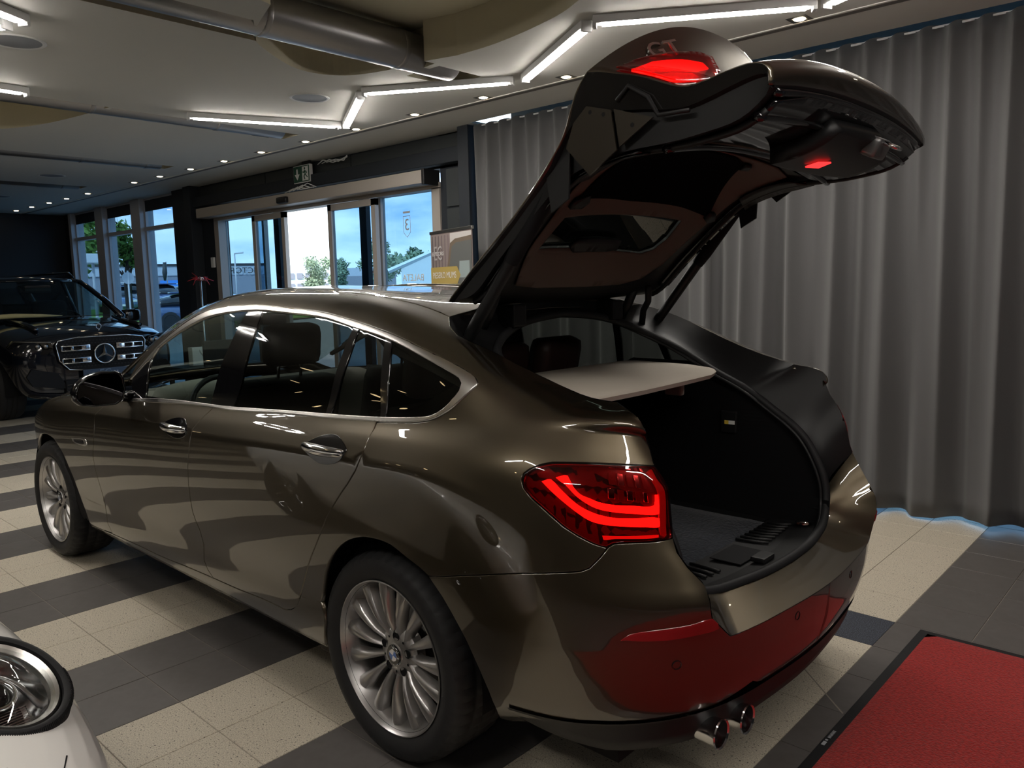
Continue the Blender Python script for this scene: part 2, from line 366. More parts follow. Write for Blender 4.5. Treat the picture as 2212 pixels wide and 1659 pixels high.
# ------------------------------------------------------------------ body panels cut from the surface
DATA=json.loads('''{"front_door":[[[2.3205,1.414],[2.2982,2.022],[2.2987,2.556],[2.2905,3.078],[2.2616,3.904],[2.2438,4.42],[2.2411,4.893],[2.2639,5.549],[2.28,6.255],[2.275,6.903],[2.2801,7.144],[2.3581,8.473],[2.4817,9.107],[2.6308,9.056]],[[2.6308,9.056],[3.4151,9.024]],[[3.427,8.971],[3.3753,7.908],[3.3389,7.087],[3.3218,6.236],[3.303,5.575],[3.3008,5.02],[3.3075,4.066],[3.3464,3.52],[3.3578,3.113],[3.3491,2.443],[3.4092,1.735]],[[3.4099,1.744],[3.1649,1.639],[2.9052,1.48],[2.6264,1.447],[2.3071,1.339]]],"rear_door":[[[3.4294,9.024],[3.7833,9.044],[4.0058,9.023],[4.4935,9.026]],[[4.4977,9.011],[4.5067,8.555],[4.5035,7.74],[4.4994,6.998],[4.4723,6.655],[4.4287,6.281],[4.3681,5.826],[4.3035,5.33],[4.2367,4.606],[4.1692,3.858],[4.0966,3.045],[4.0792,2.721],[4.0551,2.362],[4.0149,2.086],[3.9561,1.943]],[[3.9446,1.972],[3.8096,1.948],[3.6119,1.811],[3.4099,1.744]],[[3.4092,1.735],[3.3491,2.443],[3.3578,3.113],[3.3464,3.52],[3.3075,4.066],[3.3008,5.02],[3.303,5.575],[3.3218,6.236],[3.3389,7.087],[3.3753,7.908],[3.427,8.971],[3.4196,9.0]]],"side_frame":[[[4.0149,2.086],[4.0551,2.362],[4.0792,2.721],[4.0966,3.045],[4.1692,3.858],[4.2367,4.606],[4.3035,5.33],[4.3681,5.826],[4.4287,6.281],[4.4723,6.655],[4.4994,6.998],[4.5035,7.74],[4.5067,8.555],[4.4977,9.011]],[[4.5018,8.925],[4.5357,8.945],[4.6956,9.024],[4.7628,9.194],[4.8201,9.659],[4.8649,10.521],[4.8748,10.983],[4.8561,11.143],[4.8136,11.214],[4.7399,11.176],[4.6033,11.018],[4.4218,10.94],[4.2287,10.925],[3.9939,10.961],[3.7986,10.941],[3.5572,10.973],[3.4275,10.961],[3.2881,10.959],[3.1368,10.975],[2.9726,11.048],[2.8267,10.967],[2.6806,10.85],[2.6007,10.61],[2.5346,10.33],[2.4684,9.934]],[[2.4484,12.0],[2.022,12.6]],[[2.022,13.0],[2.1316,13.0],[2.2411,13.0],[2.3507,13.0],[2.4603,13.0],[2.5698,13.0],[2.6794,13.0],[2.789,13.0],[2.8985,13.0],[3.0081,13.0],[3.1177,13.0],[3.2272,13.0],[3.3368,13.0],[3.4464,13.0],[3.5559,13.0],[3.6655,13.0],[3.7751,13.0],[3.8846,13.0],[3.9942,13.0],[4.1038,13.0],[4.2133,13.0],[4.3229,13.0],[4.4325,13.0],[4.542,13.0]],[[4.6144,12.462],[4.6653,12.326],[4.7177,12.427],[4.7892,12.596],[4.8934,12.695],[4.9744,12.729],[5.0568,12.713],[5.121,12.669],[5.185,12.705],[5.2558,13.032],[5.3685,12.47],[5.4797,11.525],[5.5602,10.534],[5.6473,9.445],[5.659,8.726],[5.6441,8.478]],[[5.6426,8.426],[5.4855,8.383],[5.3569,8.334],[5.2399,8.249],[5.2005,8.163],[5.1625,8.013],[5.1427,7.869],[5.1376,7.723]],[[5.1449,7.552],[5.1709,7.381],[5.2227,7.161],[5.2824,6.899],[5.3274,6.755],[5.3702,6.643],[5.4039,6.595]],[[5.4102,6.61],[5.3836,6.356],[5.3522,6.109],[5.3264,6.015],[5.0936,5.606],[4.8108,4.838]],[[4.8073,4.829],[4.7688,4.976],[4.7144,5.072],[4.6428,5.214],[4.5659,5.236],[4.4842,5.151],[4.4053,4.931],[4.3265,4.435],[4.2634,3.751],[4.2123,2.882]],[[4.0855,2.763]]],"fender":[[[2.0022,1.013],[1.9972,2.138],[1.9389,2.727],[1.8855,3.515],[1.8442,3.946],[1.7944,4.422],[1.7193,4.8],[1.6274,5.081],[1.5113,5.17],[1.3768,5.035],[1.3798,5.1],[1.2543,4.65],[1.1665,3.95],[1.1038,3.3],[1.0536,2.4],[1.0285,1.3]],[[0.9259984551326629,1.0],[0.9259984551326629,6.0],[0.9259984551326629,9.3]],[[1.179062052227026,9.3],[1.471807675593115,9.4],[1.6419874284536564,9.5],[1.9419874284536565,9.6]],[[2.4817,9.107],[2.3581,8.473],[2.2801,7.144]],[[2.275,6.903],[2.28,6.255],[2.2639,5.549],[2.2411,4.893],[2.2438,4.42],[2.2616,3.904],[2.2905,3.078],[2.2987,2.556],[2.2982,2.022],[2.3205,1.414]],[[2.1704,1.247]]],"sill":[[[4.113200000000001,0.3],[4.1332,0.0],[4.2284,2.141],[4.2123,2.882],[4.0855,2.763]],[[4.0966,3.045],[4.0792,2.721],[4.0551,2.362],[4.0149,2.086],[3.9561,1.943]],[[3.9446,1.972],[3.8096,1.948],[3.6119,1.811],[3.4099,1.744],[3.1649,1.639],[2.9052,1.48],[2.6264,1.447],[2.3071,1.339],[2.0433,1.115]],[[2.0022,1.013],[1.9522000000000002,0.9],[1.9722000000000002,0.15]],[[2.0419874284536563,0.15],[3.041991428437657,0.15],[3.9420037616807324,0.15],[4.1332,0.15]]],"tail_lamp":[[[5.139,7.726],[5.1434,7.862],[5.1628,8.005],[5.2009,8.153],[5.2402,8.24],[5.3569,8.325],[5.4851,8.376],[5.6417,8.419],[5.6558,8.301],[5.6721,8.039],[5.6699,7.834],[5.6618,7.04],[5.6517,6.859],[5.5556,6.797],[5.4543,6.733],[5.4266,6.701],[5.404,6.605],[5.3703,6.655],[5.3275,6.767],[5.2824,6.911],[5.2227,7.175],[5.1709,7.391],[5.1454,7.556]]],"bumper":[[[4.8108,4.838],[5.0936,5.606],[5.3264,6.015],[5.3522,6.109],[5.3836,6.356],[5.4102,6.61]],[[5.407,6.607],[5.4275,6.689],[5.454,6.72],[5.5549,6.783],[5.6514,6.846]],[[5.6442,6.529],[5.6566,6.186],[5.6772,5.871],[5.6857,5.651],[5.675,5.255],[5.6619,4.755]],[[5.7181,4.0],[5.7782,4.0],[5.8384,4.0],[5.8985,4.0],[5.9586,4.0],[6.0187,4.0],[6.0788,4.0],[6.1389,4.0],[6.199,4.0],[6.2591,4.0]],[[6.2591,2.0],[6.1889,2.0],[6.1188,2.0],[6.0487,2.0],[5.9785,2.0],[5.9084,2.0]],[[5.8225,2.311],[5.6492,1.95],[5.5502,1.912],[5.4282,2.006],[5.2879,2.018],[5.2306,1.749],[5.1667,0.65],[4.9928,0.0],[4.979,0.412]],[[4.9732,0.3],[5.0029,1.293],[5.0064,2.308],[4.9822,2.911],[4.941,3.597],[4.9048,3.975],[4.8606,4.436],[4.8073,4.829]]],"reflector":[[[5.397,4.322],[5.4162,4.476],[5.4708,4.561],[5.5755,4.642],[5.664,4.728],[5.6809,4.399],[5.6004,4.303],[5.5154,4.256],[5.438,4.279]]],"g_p1":[[[2.7313,9.135],[2.6726,10.243],[2.6716,10.393],[2.7108,10.663],[2.8766,10.712],[3.0349,10.748],[3.1836,10.783],[3.3244,10.812],[3.457,10.841],[3.5082,10.851],[3.3874,9.094]]],"g_sail":[[[2.6112,9.116],[2.5126,9.973],[2.5737,10.246],[2.6226,10.434],[2.6723,10.408],[2.68,10.222],[2.7399,9.127]]],"g_bp":[[[3.5087,10.849],[3.4206,10.852],[3.6132,10.848],[3.5777,9.077],[3.3881,9.099]]],"g_p2":[[[3.6161,10.851],[3.8165,10.856],[4.0512,10.862],[4.2393,10.793],[4.2103,9.108],[3.9974,9.089],[3.581,9.074]]],"g_d1":[[[4.2399,10.793],[4.2735,10.792],[4.2411,9.098],[4.2121,9.104]]],"g_p3":[[[4.2751,10.791],[4.4318,10.814],[4.503,9.108],[4.2435,9.094]]],"g_d2":[[[4.4321,10.811],[4.4663,10.809],[4.5308,9.095],[4.5044,9.106]]],"g_p4":[[[4.468,10.807],[4.6218,10.833],[4.7626,10.861],[4.8082,10.821],[4.8241,10.651],[4.8243,10.334],[4.7985,9.729],[4.7596,9.354],[4.7144,9.194],[4.5325,9.096]]],"trim":[[[2.4684,9.934],[2.5388,10.297],[2.6074,10.561],[2.6915,10.784],[2.8442,10.883],[2.9944,10.933],[3.1368,10.975],[3.2881,10.959],[3.4275,10.961],[3.5572,10.973],[3.7986,10.941],[3.9939,10.961],[4.2287,10.925],[4.4218,10.94],[4.6033,11.018],[4.7399,11.176],[4.8136,11.214],[4.855,11.147],[4.8734,10.986],[4.8638,10.532],[4.8189,9.669],[4.7615,9.204],[4.6949,9.038],[4.5349,8.963],[4.0052,9.027],[3.5857,9.001],[3.4145,9.027],[2.61,9.063],[2.615,9.155],[3.4057,9.078],[3.5738,9.072],[3.9971,9.091],[4.5259,9.099],[4.714,9.205],[4.7583,9.364],[4.7959,9.737],[4.8223,10.325],[4.8225,10.643],[4.8071,10.798],[4.7611,10.838],[4.6207,10.814],[4.4317,10.802],[4.2498,10.785],[4.0534,10.849],[3.8189,10.843],[3.5846,10.859],[3.4593,10.831],[3.3262,10.804],[3.1851,10.776],[3.0371,10.737],[2.8785,10.702],[2.7121,10.654],[2.6609,10.404],[2.6204,10.394]]],"handle_r":[[[4.1608,7.025],[4.1962,7.431],[4.2605,7.885],[4.3334,8.01],[4.3846,7.641],[4.4164,7.232],[4.3987,6.887],[4.3544,6.71],[4.2773,6.635],[4.2292,6.733],[4.1791,6.912]]],"handle_f":[[[3.0466,6.975],[3.0902,7.501],[3.1556,7.843],[3.2324,7.898],[3.2702,7.586],[3.2964,6.891],[3.2671,6.675],[3.2049,6.568],[3.1321,6.648],[3.0732,6.824]]],"marker":[[[1.9586,5.482],[2.1541,5.571],[2.172,5.294],[2.0514,5.232],[1.9677,5.314]]],"bar1":[[[5.2575,7.956],[5.2746,8.01],[5.2966,8.04],[5.3143,7.821],[5.337,7.666],[5.3682,7.603],[5.3944,7.548],[5.4427,7.526],[5.4897,7.549],[5.5976,7.613],[5.6086,7.872],[5.6151,7.874],[5.6158,7.615],[5.612,7.421],[5.4881,7.376],[5.4416,7.37],[5.3935,7.394],[5.3608,7.465],[5.3231,7.617],[5.2906,7.826],[5.2757,7.875]]],"bar2":[[[5.2093,7.794],[5.2402,7.89],[5.2664,7.745],[5.295,7.583],[5.3267,7.426],[5.3577,7.333],[5.3926,7.272],[5.4405,7.243],[5.4868,7.263],[5.6115,7.312],[5.6078,7.129],[5.5372,7.098],[5.4841,7.083],[5.4386,7.074],[5.391,7.084],[5.3585,7.131],[5.3211,7.265],[5.2848,7.421],[5.2465,7.6]]],"bar3":[[[5.3981,6.832],[5.4245,6.845],[5.5922,6.939],[5.5885,6.881],[5.4343,6.795],[5.4003,6.746]]],"lamp_led":[[[5.4509,8.231],[5.4864,8.287],[5.5771,8.314],[5.5693,7.972],[5.4596,7.869],[5.4198,7.981]]],"edge_refl":[[[5.5872,8.312],[5.6269,8.37],[5.6332,8.207],[5.6576,7.989],[5.6329,6.937],[5.605,6.929],[5.6175,7.598],[5.622,7.993]]],"sensors":[[[5.5374,3.579],[6.0411,3.652]]]}''')
VS=.09          # metric scale of one row step
def smoothseg(seg,step=.03):
    P=np.array(seg,float)
    if len(P)<3: 
        Q=[]
        n=max(1,int(np.hypot((P[-1,0]-P[0,0]),(P[-1,1]-P[0,1])*VS)/step)) if len(P)>1 else 0
        return [tuple(P[0]+(P[-1]-P[0])*i/n) for i in range(n)]+[tuple(P[-1])] if n else [tuple(P[0])]
    d=np.hypot(np.diff(P[:,0]),np.diff(P[:,1])*VS); t=np.concatenate([[0],np.cumsum(d+1e-9)]); out=[]
    for i in range(len(P)-1):
        p0=P[max(i-1,0)];p1=P[i];p2=P[i+1];p3=P[min(i+2,len(P)-1)]
        t0=t[max(i-1,0)];t1=t[i];t2=t[i+1];t3=t[min(i+2,len(P)-1)]
        m1=(p2-p0)/(t2-t0); m2=(p3-p1)/(t3-t1); h=t2-t1; n=max(1,int(h/step))
        for k in range(n):
            s=k/n; out.append(tuple((2*s**3-3*s*s+1)*p1+(s**3-2*s*s+s)*h*m1+(-2*s**3+3*s*s)*p2+(s**3-s*s)*h*m2))
    out.append(tuple(P[-1])); return out
def outline(segs,step=.03):
    out=[]
    for s in segs:
        for p in smoothseg(s,step):
            p=(min(max(p[0],0),float(TU[-1])),min(max(p[1],0),NR-1))
            if not out or math.hypot(p[0]-out[-1][0],(p[1]-out[-1][1])*VS)>.004: out.append(p)
    if math.hypot(out[0][0]-out[-1][0],(out[0][1]-out[-1][1])*VS)<.004: out.pop()
    return out
def panel(name,segs,mt,parent,holes=(),off=0.0,depth=.018,gap=.0018,r=.0015,step=.03,grid=.035,side=1,both=False,center=False,closed_loop=False):
    """cut a panel out of the body surface. off: inward offset. side -1 builds the mirrored one, both joins the two"""
    ol=outline(segs,step) if not closed_loop else outline([list(segs[0])+[segs[0][0]]],step)
    hs=[outline([list(h[0])+[h[0][0]]],step) for h in holes]
    def metric(p): return [(a,b*VS) for a,b in p]
    O=metric(ol); A=sum(O[i][0]*O[(i+1)%len(O)][1]-O[(i+1)%len(O)][0]*O[i][1] for i in range(len(O)))
    if A<0: ol=ol[::-1]; O=O[::-1]
    H=[]
    for k,h in enumerate(hs):
        h_=metric(h); a=sum(h_[i][0]*h_[(i+1)%len(h_)][1]-h_[(i+1)%len(h_)][0]*h_[i][1] for i in range(len(h_)))
        if a>0: hs[k]=h[::-1]; h_=h_[::-1]
        H.append(h_)
    lo=np.min(O,0); hi=np.max(O,0)
    gx,gy=np.meshgrid(np.arange(lo[0],hi[0],grid),np.arange(lo[1],hi[1],grid*.8)); Pn=np.stack([gx.ravel(),gy.ravel()],1)+1e-4
    # extra rows on the crease lines
    k=inpoly(Pn,O)
    for h in H: k&=~inpoly(Pn,h)
    Pn=Pn[k]
    B=np.array(O+[p for h in H for p in h]); 
    dd=np.min(((Pn[:,None,:]-B[None,:,:])**2).sum(2),1) if len(Pn) else np.zeros(0); Pn=Pn[dd>(grid*.33)**2] if len(Pn) else Pn
    V,F=cdt(O,H,[tuple(p) for p in Pn])
    uv=np.stack([V[:,0],V[:,1]/VS],1); P=S(uv[:,0],uv[:,1]); Nn=N(uv[:,0],uv[:,1]); P=P-Nn*off
    Vs=list(P); Ns=list(Nn); Fs=[tuple(f) for f in F]
    # orientation
    a,b,c_=P[F[:,0]],P[F[:,1]],P[F[:,2]]; fn=np.cross(b-a,c_-a); flip=(fn*Nn[F[:,0]]).sum(1)<0
    Fs=[tuple(f) if not q else tuple(f[::-1]) for f,q in zip(F,flip)]
    # boundary loops: indices = first len(O) verts keep order? match by position
    def rim(loop):
        L=np.array(loop); 
        idx=[int(np.argmin((V[:,0]-p[0])**2+(V[:,1]-p[1])**2)) for p in L]
        q=P[idx]; nn=Nn[idx]; t=np.roll(q,-1,0)-np.roll(q,1,0); t/=np.maximum(np.linalg.norm(t,axis=1,keepdims=True),1e-9)
        bo=np.cross(t,nn); bo/=np.maximum(np.linalg.norm(bo,axis=1,keepdims=True),1e-9)   # candidate outward
        return idx,q,nn,bo
    loops=[O]+H
    for li,lp in enumerate(loops):
        idx,q,nn,bo=rim(lp)
        # decide sign: outward from the panel
        u0=np.array(lp); tt=np.roll(u0,-1,0)-np.roll(u0,1,0); outw=np.stack([tt[:,1],-tt[:,0]],1); outw/=np.maximum(np.linalg.norm(outw,axis=1,keepdims=True),1e-9)
        e=2e-3; uo=np.clip(u0+outw*e,[0,0],[float(TU[-1]),(NR-1)*VS]); p2=S(uo[:,0],uo[:,1]/VS)-N(uo[:,0],uo[:,1]/VS)*off
        sg=np.sign(((p2-q)*bo).sum(1)); sg[sg==0]=1; s_=1 if sg.sum()>=0 else -1; bo=bo*s_
        onc=np.array([center and abs(p[1])<1e-3 for p in q])
        for j,i in enumerate(idx):
            if onc[j]: continue
            Vs[i]=q[j]-bo[j]*(gap+r)
        n0=len(Vs); m=len(idx)
        for j in range(m): Vs.append(q[j]-bo[j]*gap*(0 if onc[j] else 1)-nn[j]*r*(0 if onc[j] else 1)); Ns.append((nn[j]+bo[j])/1.414)
        for j in range(m): Vs.append(q[j]-bo[j]*gap*(0 if onc[j] else 1)-nn[j]*depth); Ns.append(bo[j])
        for j in range(m):
            j2=(j+1)%m
            if onc[j] and onc[j2]: continue
            for A_,B_ in (((idx[j],idx[j2]),(n0+j,n0+j2)),((n0+j,n0+j2),(n0+m+j,n0+m+j2))):
                f=(A_[0],A_[1],B_[1],B_[0])
                v0,v1,v2=np.array(Vs[f[0]]),np.array(Vs[f[1]]),np.array(Vs[f[2]])
                if np.dot(np.cross(v1-v0,v2-v0),np.array(Ns[f[3]]))<0: f=f[::-1]
                Fs.append(f)
    Vs=np.array(Vs); Ns=np.array(Ns)
    if center:
        Vs[:,1]=np.where(np.abs(Vs[:,1])<2e-3,0,Vs[:,1])
        Ns[np.abs(Vs[:,1])<1e-4,1]=0
    mir=np.array([1,-1,1])
    if side<0: Vs=Vs*mir; Ns=Ns*mir; Fs=[f[::-1] for f in Fs]
    if both:
        n=len(Vs); Vs=np.concatenate([Vs,Vs*mir]); Ns=np.concatenate([Ns,Ns*mir]); Fs=Fs+[tuple(i+n for i in f[::-1]) for f in Fs]
    return mk(name,Vs,Fs,mt,parent,True,Ns)
def uvline(a,b,n=12): return [(a[0]+(b[0]-a[0])*i/n,a[1]+(b[1]-a[1])*i/n) for i in range(n+1)]
# ------------------------------------------------------------------ room
TX0,TS,TY0,TSY=2.980,.2988,-.0045,.300       # tile lattice
def tilemat(name,c1,c2,sc,lo,hi,rough,spec=.5,c3=None):
    m=bpy.data.materials.new(name); m.use_nodes=True; nt=m.node_tree; b=nt.nodes['Principled BSDF']
    t=nd(nt,'ShaderNodeTexCoord'); n=nd(nt,'ShaderNodeTexNoise'); n.inputs['Scale'].default_value=sc; n.inputs['Detail'].default_value=2; n.inputs['Roughness'].default_value=.7
    r=nd(nt,'ShaderNodeValToRGB'); e=r.color_ramp.elements; e[0].position=lo; e[0].color=(*c1,1); e[1].position=hi; e[1].color=(*c2,1)
    nt.links.new(t.outputs['Object'],n.inputs[0]); nt.links.new(n.outputs[0],r.inputs[0])
    if c3:
        n2=nd(nt,'ShaderNodeTexNoise'); n2.inputs['Scale'].default_value=sc*.55; n2.inputs['Detail'].default_value=1; r2=nd(nt,'ShaderNodeValToRGB'); r2.color_ramp.elements[0].position=.66; r2.color_ramp.elements[1].position=.70
        mx=nd(nt,'ShaderNodeMix',data_type='RGBA'); mx.inputs[7].default_value=(*c3,1)
        nt.links.new(t.outputs['Object'],n2.inputs[0]); nt.links.new(n2.outputs[0],r2.inputs[0]); nt.links.new(r2.outputs[0],mx.inputs[0]); nt.links.new(r.outputs[0],mx.inputs[6]); nt.links.new(mx.outputs[2],b.inputs['Base Color'])
    else: nt.links.new(r.outputs[0],b.inputs['Base Color'])
    # faint large scale dirt in the gloss
    n3=nd(nt,'ShaderNodeTexNoise'); n3.inputs['Scale'].default_value=3; mr=nd(nt,'ShaderNodeMapRange'); mr.inputs[3].default_value=rough-.06; mr.inputs[4].default_value=rough+.08
    nt.links.new(t.outputs['Object'],n3.inputs[0]); nt.links.new(n3.outputs[0],mr.inputs[0]); nt.links.new(mr.outputs[0],b.inputs['Roughness'])
    b.inputs['Specular IOR Level'].default_value=spec; return m
M['t_beige']=tilemat('tile_beige_terrazzo',(.41,.36,.275),(.70,.63,.51),230,.36,.62,.42,.45,(.10,.085,.07))
M['t_grey']=tilemat('tile_dark_grey',(.105,.095,.088),(.125,.115,.108),14,.3,.7,.38,.45)
M['t_fleck']=tilemat('tile_speckled_blue_black',(.012,.014,.02),(.20,.22,.27),240,.45,.72,.4,.4)
M['grout']=mat('grout',(.30,.27,.23),.9,0,.1)
floor=MB().box((-8,-3.6,-.06),(16,10,-.003)).build('floor',M['grout']); tag(floor,kind='structure')
def tilekind(i,j):
    """i counts towards the camera from x=TX0, j towards -y"""
    x=TX0-TS*(i+.5); y=TY0-TSY*(j+.5)
    if i>=13: return 't_grey'
    if i==12 and j==3: return 't_fleck'
    if i>=11: return 't_beige'
    return 't_grey' if (i-1)%4 in (0,1) else 't_beige'
class Tmesh: pass
def tileme(mt,sx=1,sy=1):
    g=.0016;h=.004; a=TS*sx/2-g; b=TSY*sy/2-g; c=.0012
    V=[(-a,-b,-.003),(a,-b,-.003),(a,b,-.003),(-a,b,-.003),(-a,-b,-c),(a,-b,-c),(a,b,-c),(-a,b,-c),(-a+c,-b+c,0),(a-c,-b+c,0),(a-c,b-c,0),(-a+c,b-c,0)]
    F=[(0,1,5,4),(1,2,6,5),(2,3,7,6),(3,0,4,7),(4,5,9,8),(5,6,10,9),(6,7,11,10),(7,4,8,11),(8,9,10,11)]
    me=bpy.data.meshes.new('tile'); me.from_pydata(V,[],F); me.materials.append(M[mt]); return me
TM={k:tileme(k) for k in ('t_beige','t_grey','t_fleck')}
cells=[]
Rn=np.array(R3); Cn=np.array(CAMPOS)
for i in range(-36,28):
    for j in range(-28,11):
        x=TX0-TS*(i+.5); y=TY0-TSY*(j+.5)
        if x>14.2 or y<-3.2: continue
        q=Rn@(np.array([x,y,0])-Cn); vis=q[2]>.3 and -60<1106+1701.023*q[0]/q[2]<2272 and 560<829.5+1701.023*q[1]/q[2]<1720
        under=(-.95<x<3.9 and -.8<y<.75)
        carpet=(x<-1.05 and -1.15<y)
        cells.append((0 if vis and not under and not carpet else 1,q[2] if q[2]>0 else 99,i,j,x,y))
cells.sort()
rest={k:([],[]) for k in TM}
for n,(vv,dd,i,j,x,y) in enumerate(cells):
    k=tilekind(i,j)
    if n<296 and vv==0:
        o=bpy.data.objects.new('tile',TM[k]); COL.objects.link(o); o.location=(x,y,0); o.parent=floor
    else:
        V,F=rest[k]; b=len(V); a=TS/2-.0016; c=TSY/2-.0016
        V+=[(x-a,y-c,0),(x+a,y-c,0),(x+a,y+c,0),(x-a,y+c,0),(x-a,y-c,-.003),(x+a,y-c,-.003),(x+a,y+c,-.003),(x-a,y+c,-.003)]
        F+=[(b,b+1,b+2,b+3),(b,b+4,b+5,b+1),(b+1,b+5,b+6,b+2),(b+2,b+6,b+7,b+3),(b+3,b+7,b+4,b)]
for k,(V,F) in rest.items():
    if V: tag(mk('tiles',V,F,M[k],floor),kind='stuff')
# diagonal cut joint beside the rear bumper
dj=MB(); dj.add([(-.592,-.712,.0004),(-.588,-.708,.0004),(-1.0,-.3,.0004),(-1.004,-.304,.0004)],[(0,1,2,3)]); dj.build('grout_joint',M['grout'],floor)
# walls
M['wall_dark']=mat('wall_dark_paint',(.018,.022,.028),.6,0,.3,bump=(60,.1,.002))
M['wall_back']=mat('wall_grey_paint',(.045,.047,.05),.7,0,.3)
M['wall_panel']=mat('wall_dark_panel',(.035,.040,.042),.5,0,.4)
M['frame_white']=mat('window_frame_grey_white',(.50,.50,.52),.4,0,.4)
M['frame_alu']=mat('door_frame_aluminium',(.42,.38,.34),.4,.2,.4)
M['ceil']=mat('ceiling_paint',(.66,.65,.61),.75,0,.3,bump=(30,.04,.004))
M['slot_warm']=mat('slot_warm_lit',(.70,.64,.48),.7)  # warm light on the slot and recess sides, put into their colour
M['ceil_hi']=mat('ceiling_recess_lightened',(.80,.76,.60),.8,0,.3)  # lightened in colour, as little light reaches the recess
CZ=3.0
w=MB().box((14.4,-2.2,0),(14.6,10,3.3)); w.box((14.4,-3.2,0),(14.6,-2.2,3.3)); tag(w.build('wall_far',M['wall_dark']),kind='structure')
tag(MB().box((-8,9.9,0),(14.6,10.1,3.3)).build('wall_left',M['wall_back']),kind='structure')
tag(MB().box((-8.2,-3.6,0),(-8,10,3.3)).build('wall_back',M['wall_back']),kind='structure')
WY=-3.05
# facade: pieces between the openings
f=MB()
f.box((14.0,WY-.15,0),(14.4,WY,CZ))              # stub by the far corner
f.box((9.05,WY-.25,0),(9.72,WY+.08,CZ))          # dark pier
f.box((8.62,WY-.2,0),(9.05,WY,CZ))
f.box((3.35,WY-.2,0),(3.98,WY,CZ))
f.box((3.35,WY-.2,2.68),(9.05,WY,CZ))
wr=f.build('wall_right',M['wall_dark']); tag(wr,kind='structure')
for z0,z1 in ((2.30,2.66),(1.90,2.28),(1.50,1.88),(1.10,1.48),(.70,1.08),(.05,.68)):
    MB().box((3.56,WY,z0),(3.88,WY+.018,z1),.004).build('wall_panel',M['wall_panel'],wr)
for a,b in ((3.62,5.4),(5.42,7.2),(7.22,9.0)):
    MB().box((a,WY,2.86),(b,WY+.02,2.985),.004).build('wall_panel',M['wall_panel'],wr)
tag(MB().box((3.42,WY-.02,0),(3.56,WY+.16,CZ),.004).build('trim_1',M['wall_dark']),kind='structure')
tag(MB().box((3.58,WY,2.70),(9.2,WY+.12,2.84),.006).build('trim_2',M['wall_dark']),kind='structure')
tag(MB().box((9.0,WY,0),(9.2,WY+.16,CZ),.006).build('trim_3',M['wall_dark']),kind='structure')
# glass behind the curtain
gw=MB()
for x in (-7.9,-5.0,-3.4,-1.8,-.2,1.4,3.0): gw.box((x-.03,WY-.5,0),(x+.03,WY-.42,CZ+.1))
gw.box((-8,WY-.5,0),(3.35,WY-.42,.06)); gw.box((-8,WY-.5,3.06),(3.4,WY-.42,3.3))
g=gw.build('window_4',M['frame_white']); tag(g,kind='structure')
MB().box((-8,WY-.47,.06),(3.4,WY-.46,3.06)).build('pane',M['glass_win'],g)
tag(MB().box((3.33,WY-.55,0),(3.42,WY-.0,CZ)).build('trim_4',M['wall_dark']),kind='structure')
# window bays left of the pier
BX=[(9.76,10.93),(11.27,12.45),(12.78,13.93)]
for n,(a,b) in enumerate(BX):
    wf=MB()
    wf.box((a-.03,WY-.10,0),(a+.03,WY-.02,CZ)); wf.box((b-.03,WY-.10,0),(b+.03,WY-.02,CZ)); wf.box((a,WY-.10,.0),(b,WY-.02,.07)); wf.box((a,WY-.09,2.50),(b,WY+.0,2.56)); wf.box((a,WY-.10,2.97),(b,WY-.02,3.02))
    o=wf.build('window_%d'%(n+1),M['frame_white']); tag(o,kind='structure')
    MB().box((a,WY-.065,.07),(b,WY-.055,2.5)).build('pane',M['glass_win'],o); MB().box((a,WY-.065,2.56),(b,WY-.055,2.97)).build('pane',M['glass_win'],o)
    bl=MB().box((a+.03,WY-.03,2.80),(b-.03,WY-.022,2.985)).build('roller_blind',M['wall_dark'])
    tag(bl,'dark roller blind at the top of the '+['right','middle','left'][n]+' tall window beyond the black pier','blind')
for k,(a,b) in enumerate(((10.93,11.27),(12.45,12.78),(13.93,14.05))):
    tag(MB().box((a,WY-.16,0),(b,WY+.06,CZ),.006).build('trim_%d'%(5+k),M['frame_white']),kind='structure')
# ------------------------------------------------------------------ sliding door unit
dt=empty('sliding_door_unit',(6.4,WY,0)); tag(dt,'automatic sliding glass entrance with grey frames standing open in the dark wall','door')
OX=Vector((6.4,WY,0))
def rel(mb): mb.V=[(x-OX.x,y-OX.y,z) for x,y,z in mb.V]; return mb
hb=MB(); hb.box((4.02,WY+.0,2.53),(8.76,WY+.20,2.66),.012); rel(hb).build('operator_cover',M['frame_alu'],dt)
rel(MB().box((3.99,WY+.0,2.515),(4.03,WY+.21,2.665),.006)).build('end_cap',M['black_plastic'],dt)
rel(MB().box((6.42,WY+.19,2.545),(6.62,WY+.25,2.62),.02)).build('motion_sensor',M['black_plastic'],dt)
fr=MB()
for a,b in ((8.50,8.62),(3.98,4.10)): fr.box((a,WY-.12,0),(b,WY+.02,2.5))
fr.box((3.98,WY-.12,2.49),(8.62,WY+.02,2.55)); fr.box((7.45,WY-.12,0),(7.50,WY-.06,2.5)); fr.box((5.02,WY-.12,0),(5.08,WY-.06,2.5)); fr.box((3.98,WY-.12,0),(5.05,WY+.0,.08)); fr.box((7.48,WY-.12,0),(8.62,WY+.0,.08))
rel(fr).build('frame',M['frame_alu'],dt)
for a,b in ((7.50,8.50),(4.10,5.02)): rel(MB().box((a,WY-.10,.08),(b,WY-.09,2.49))).build('fixed_pane',M['glass_win'],dt)
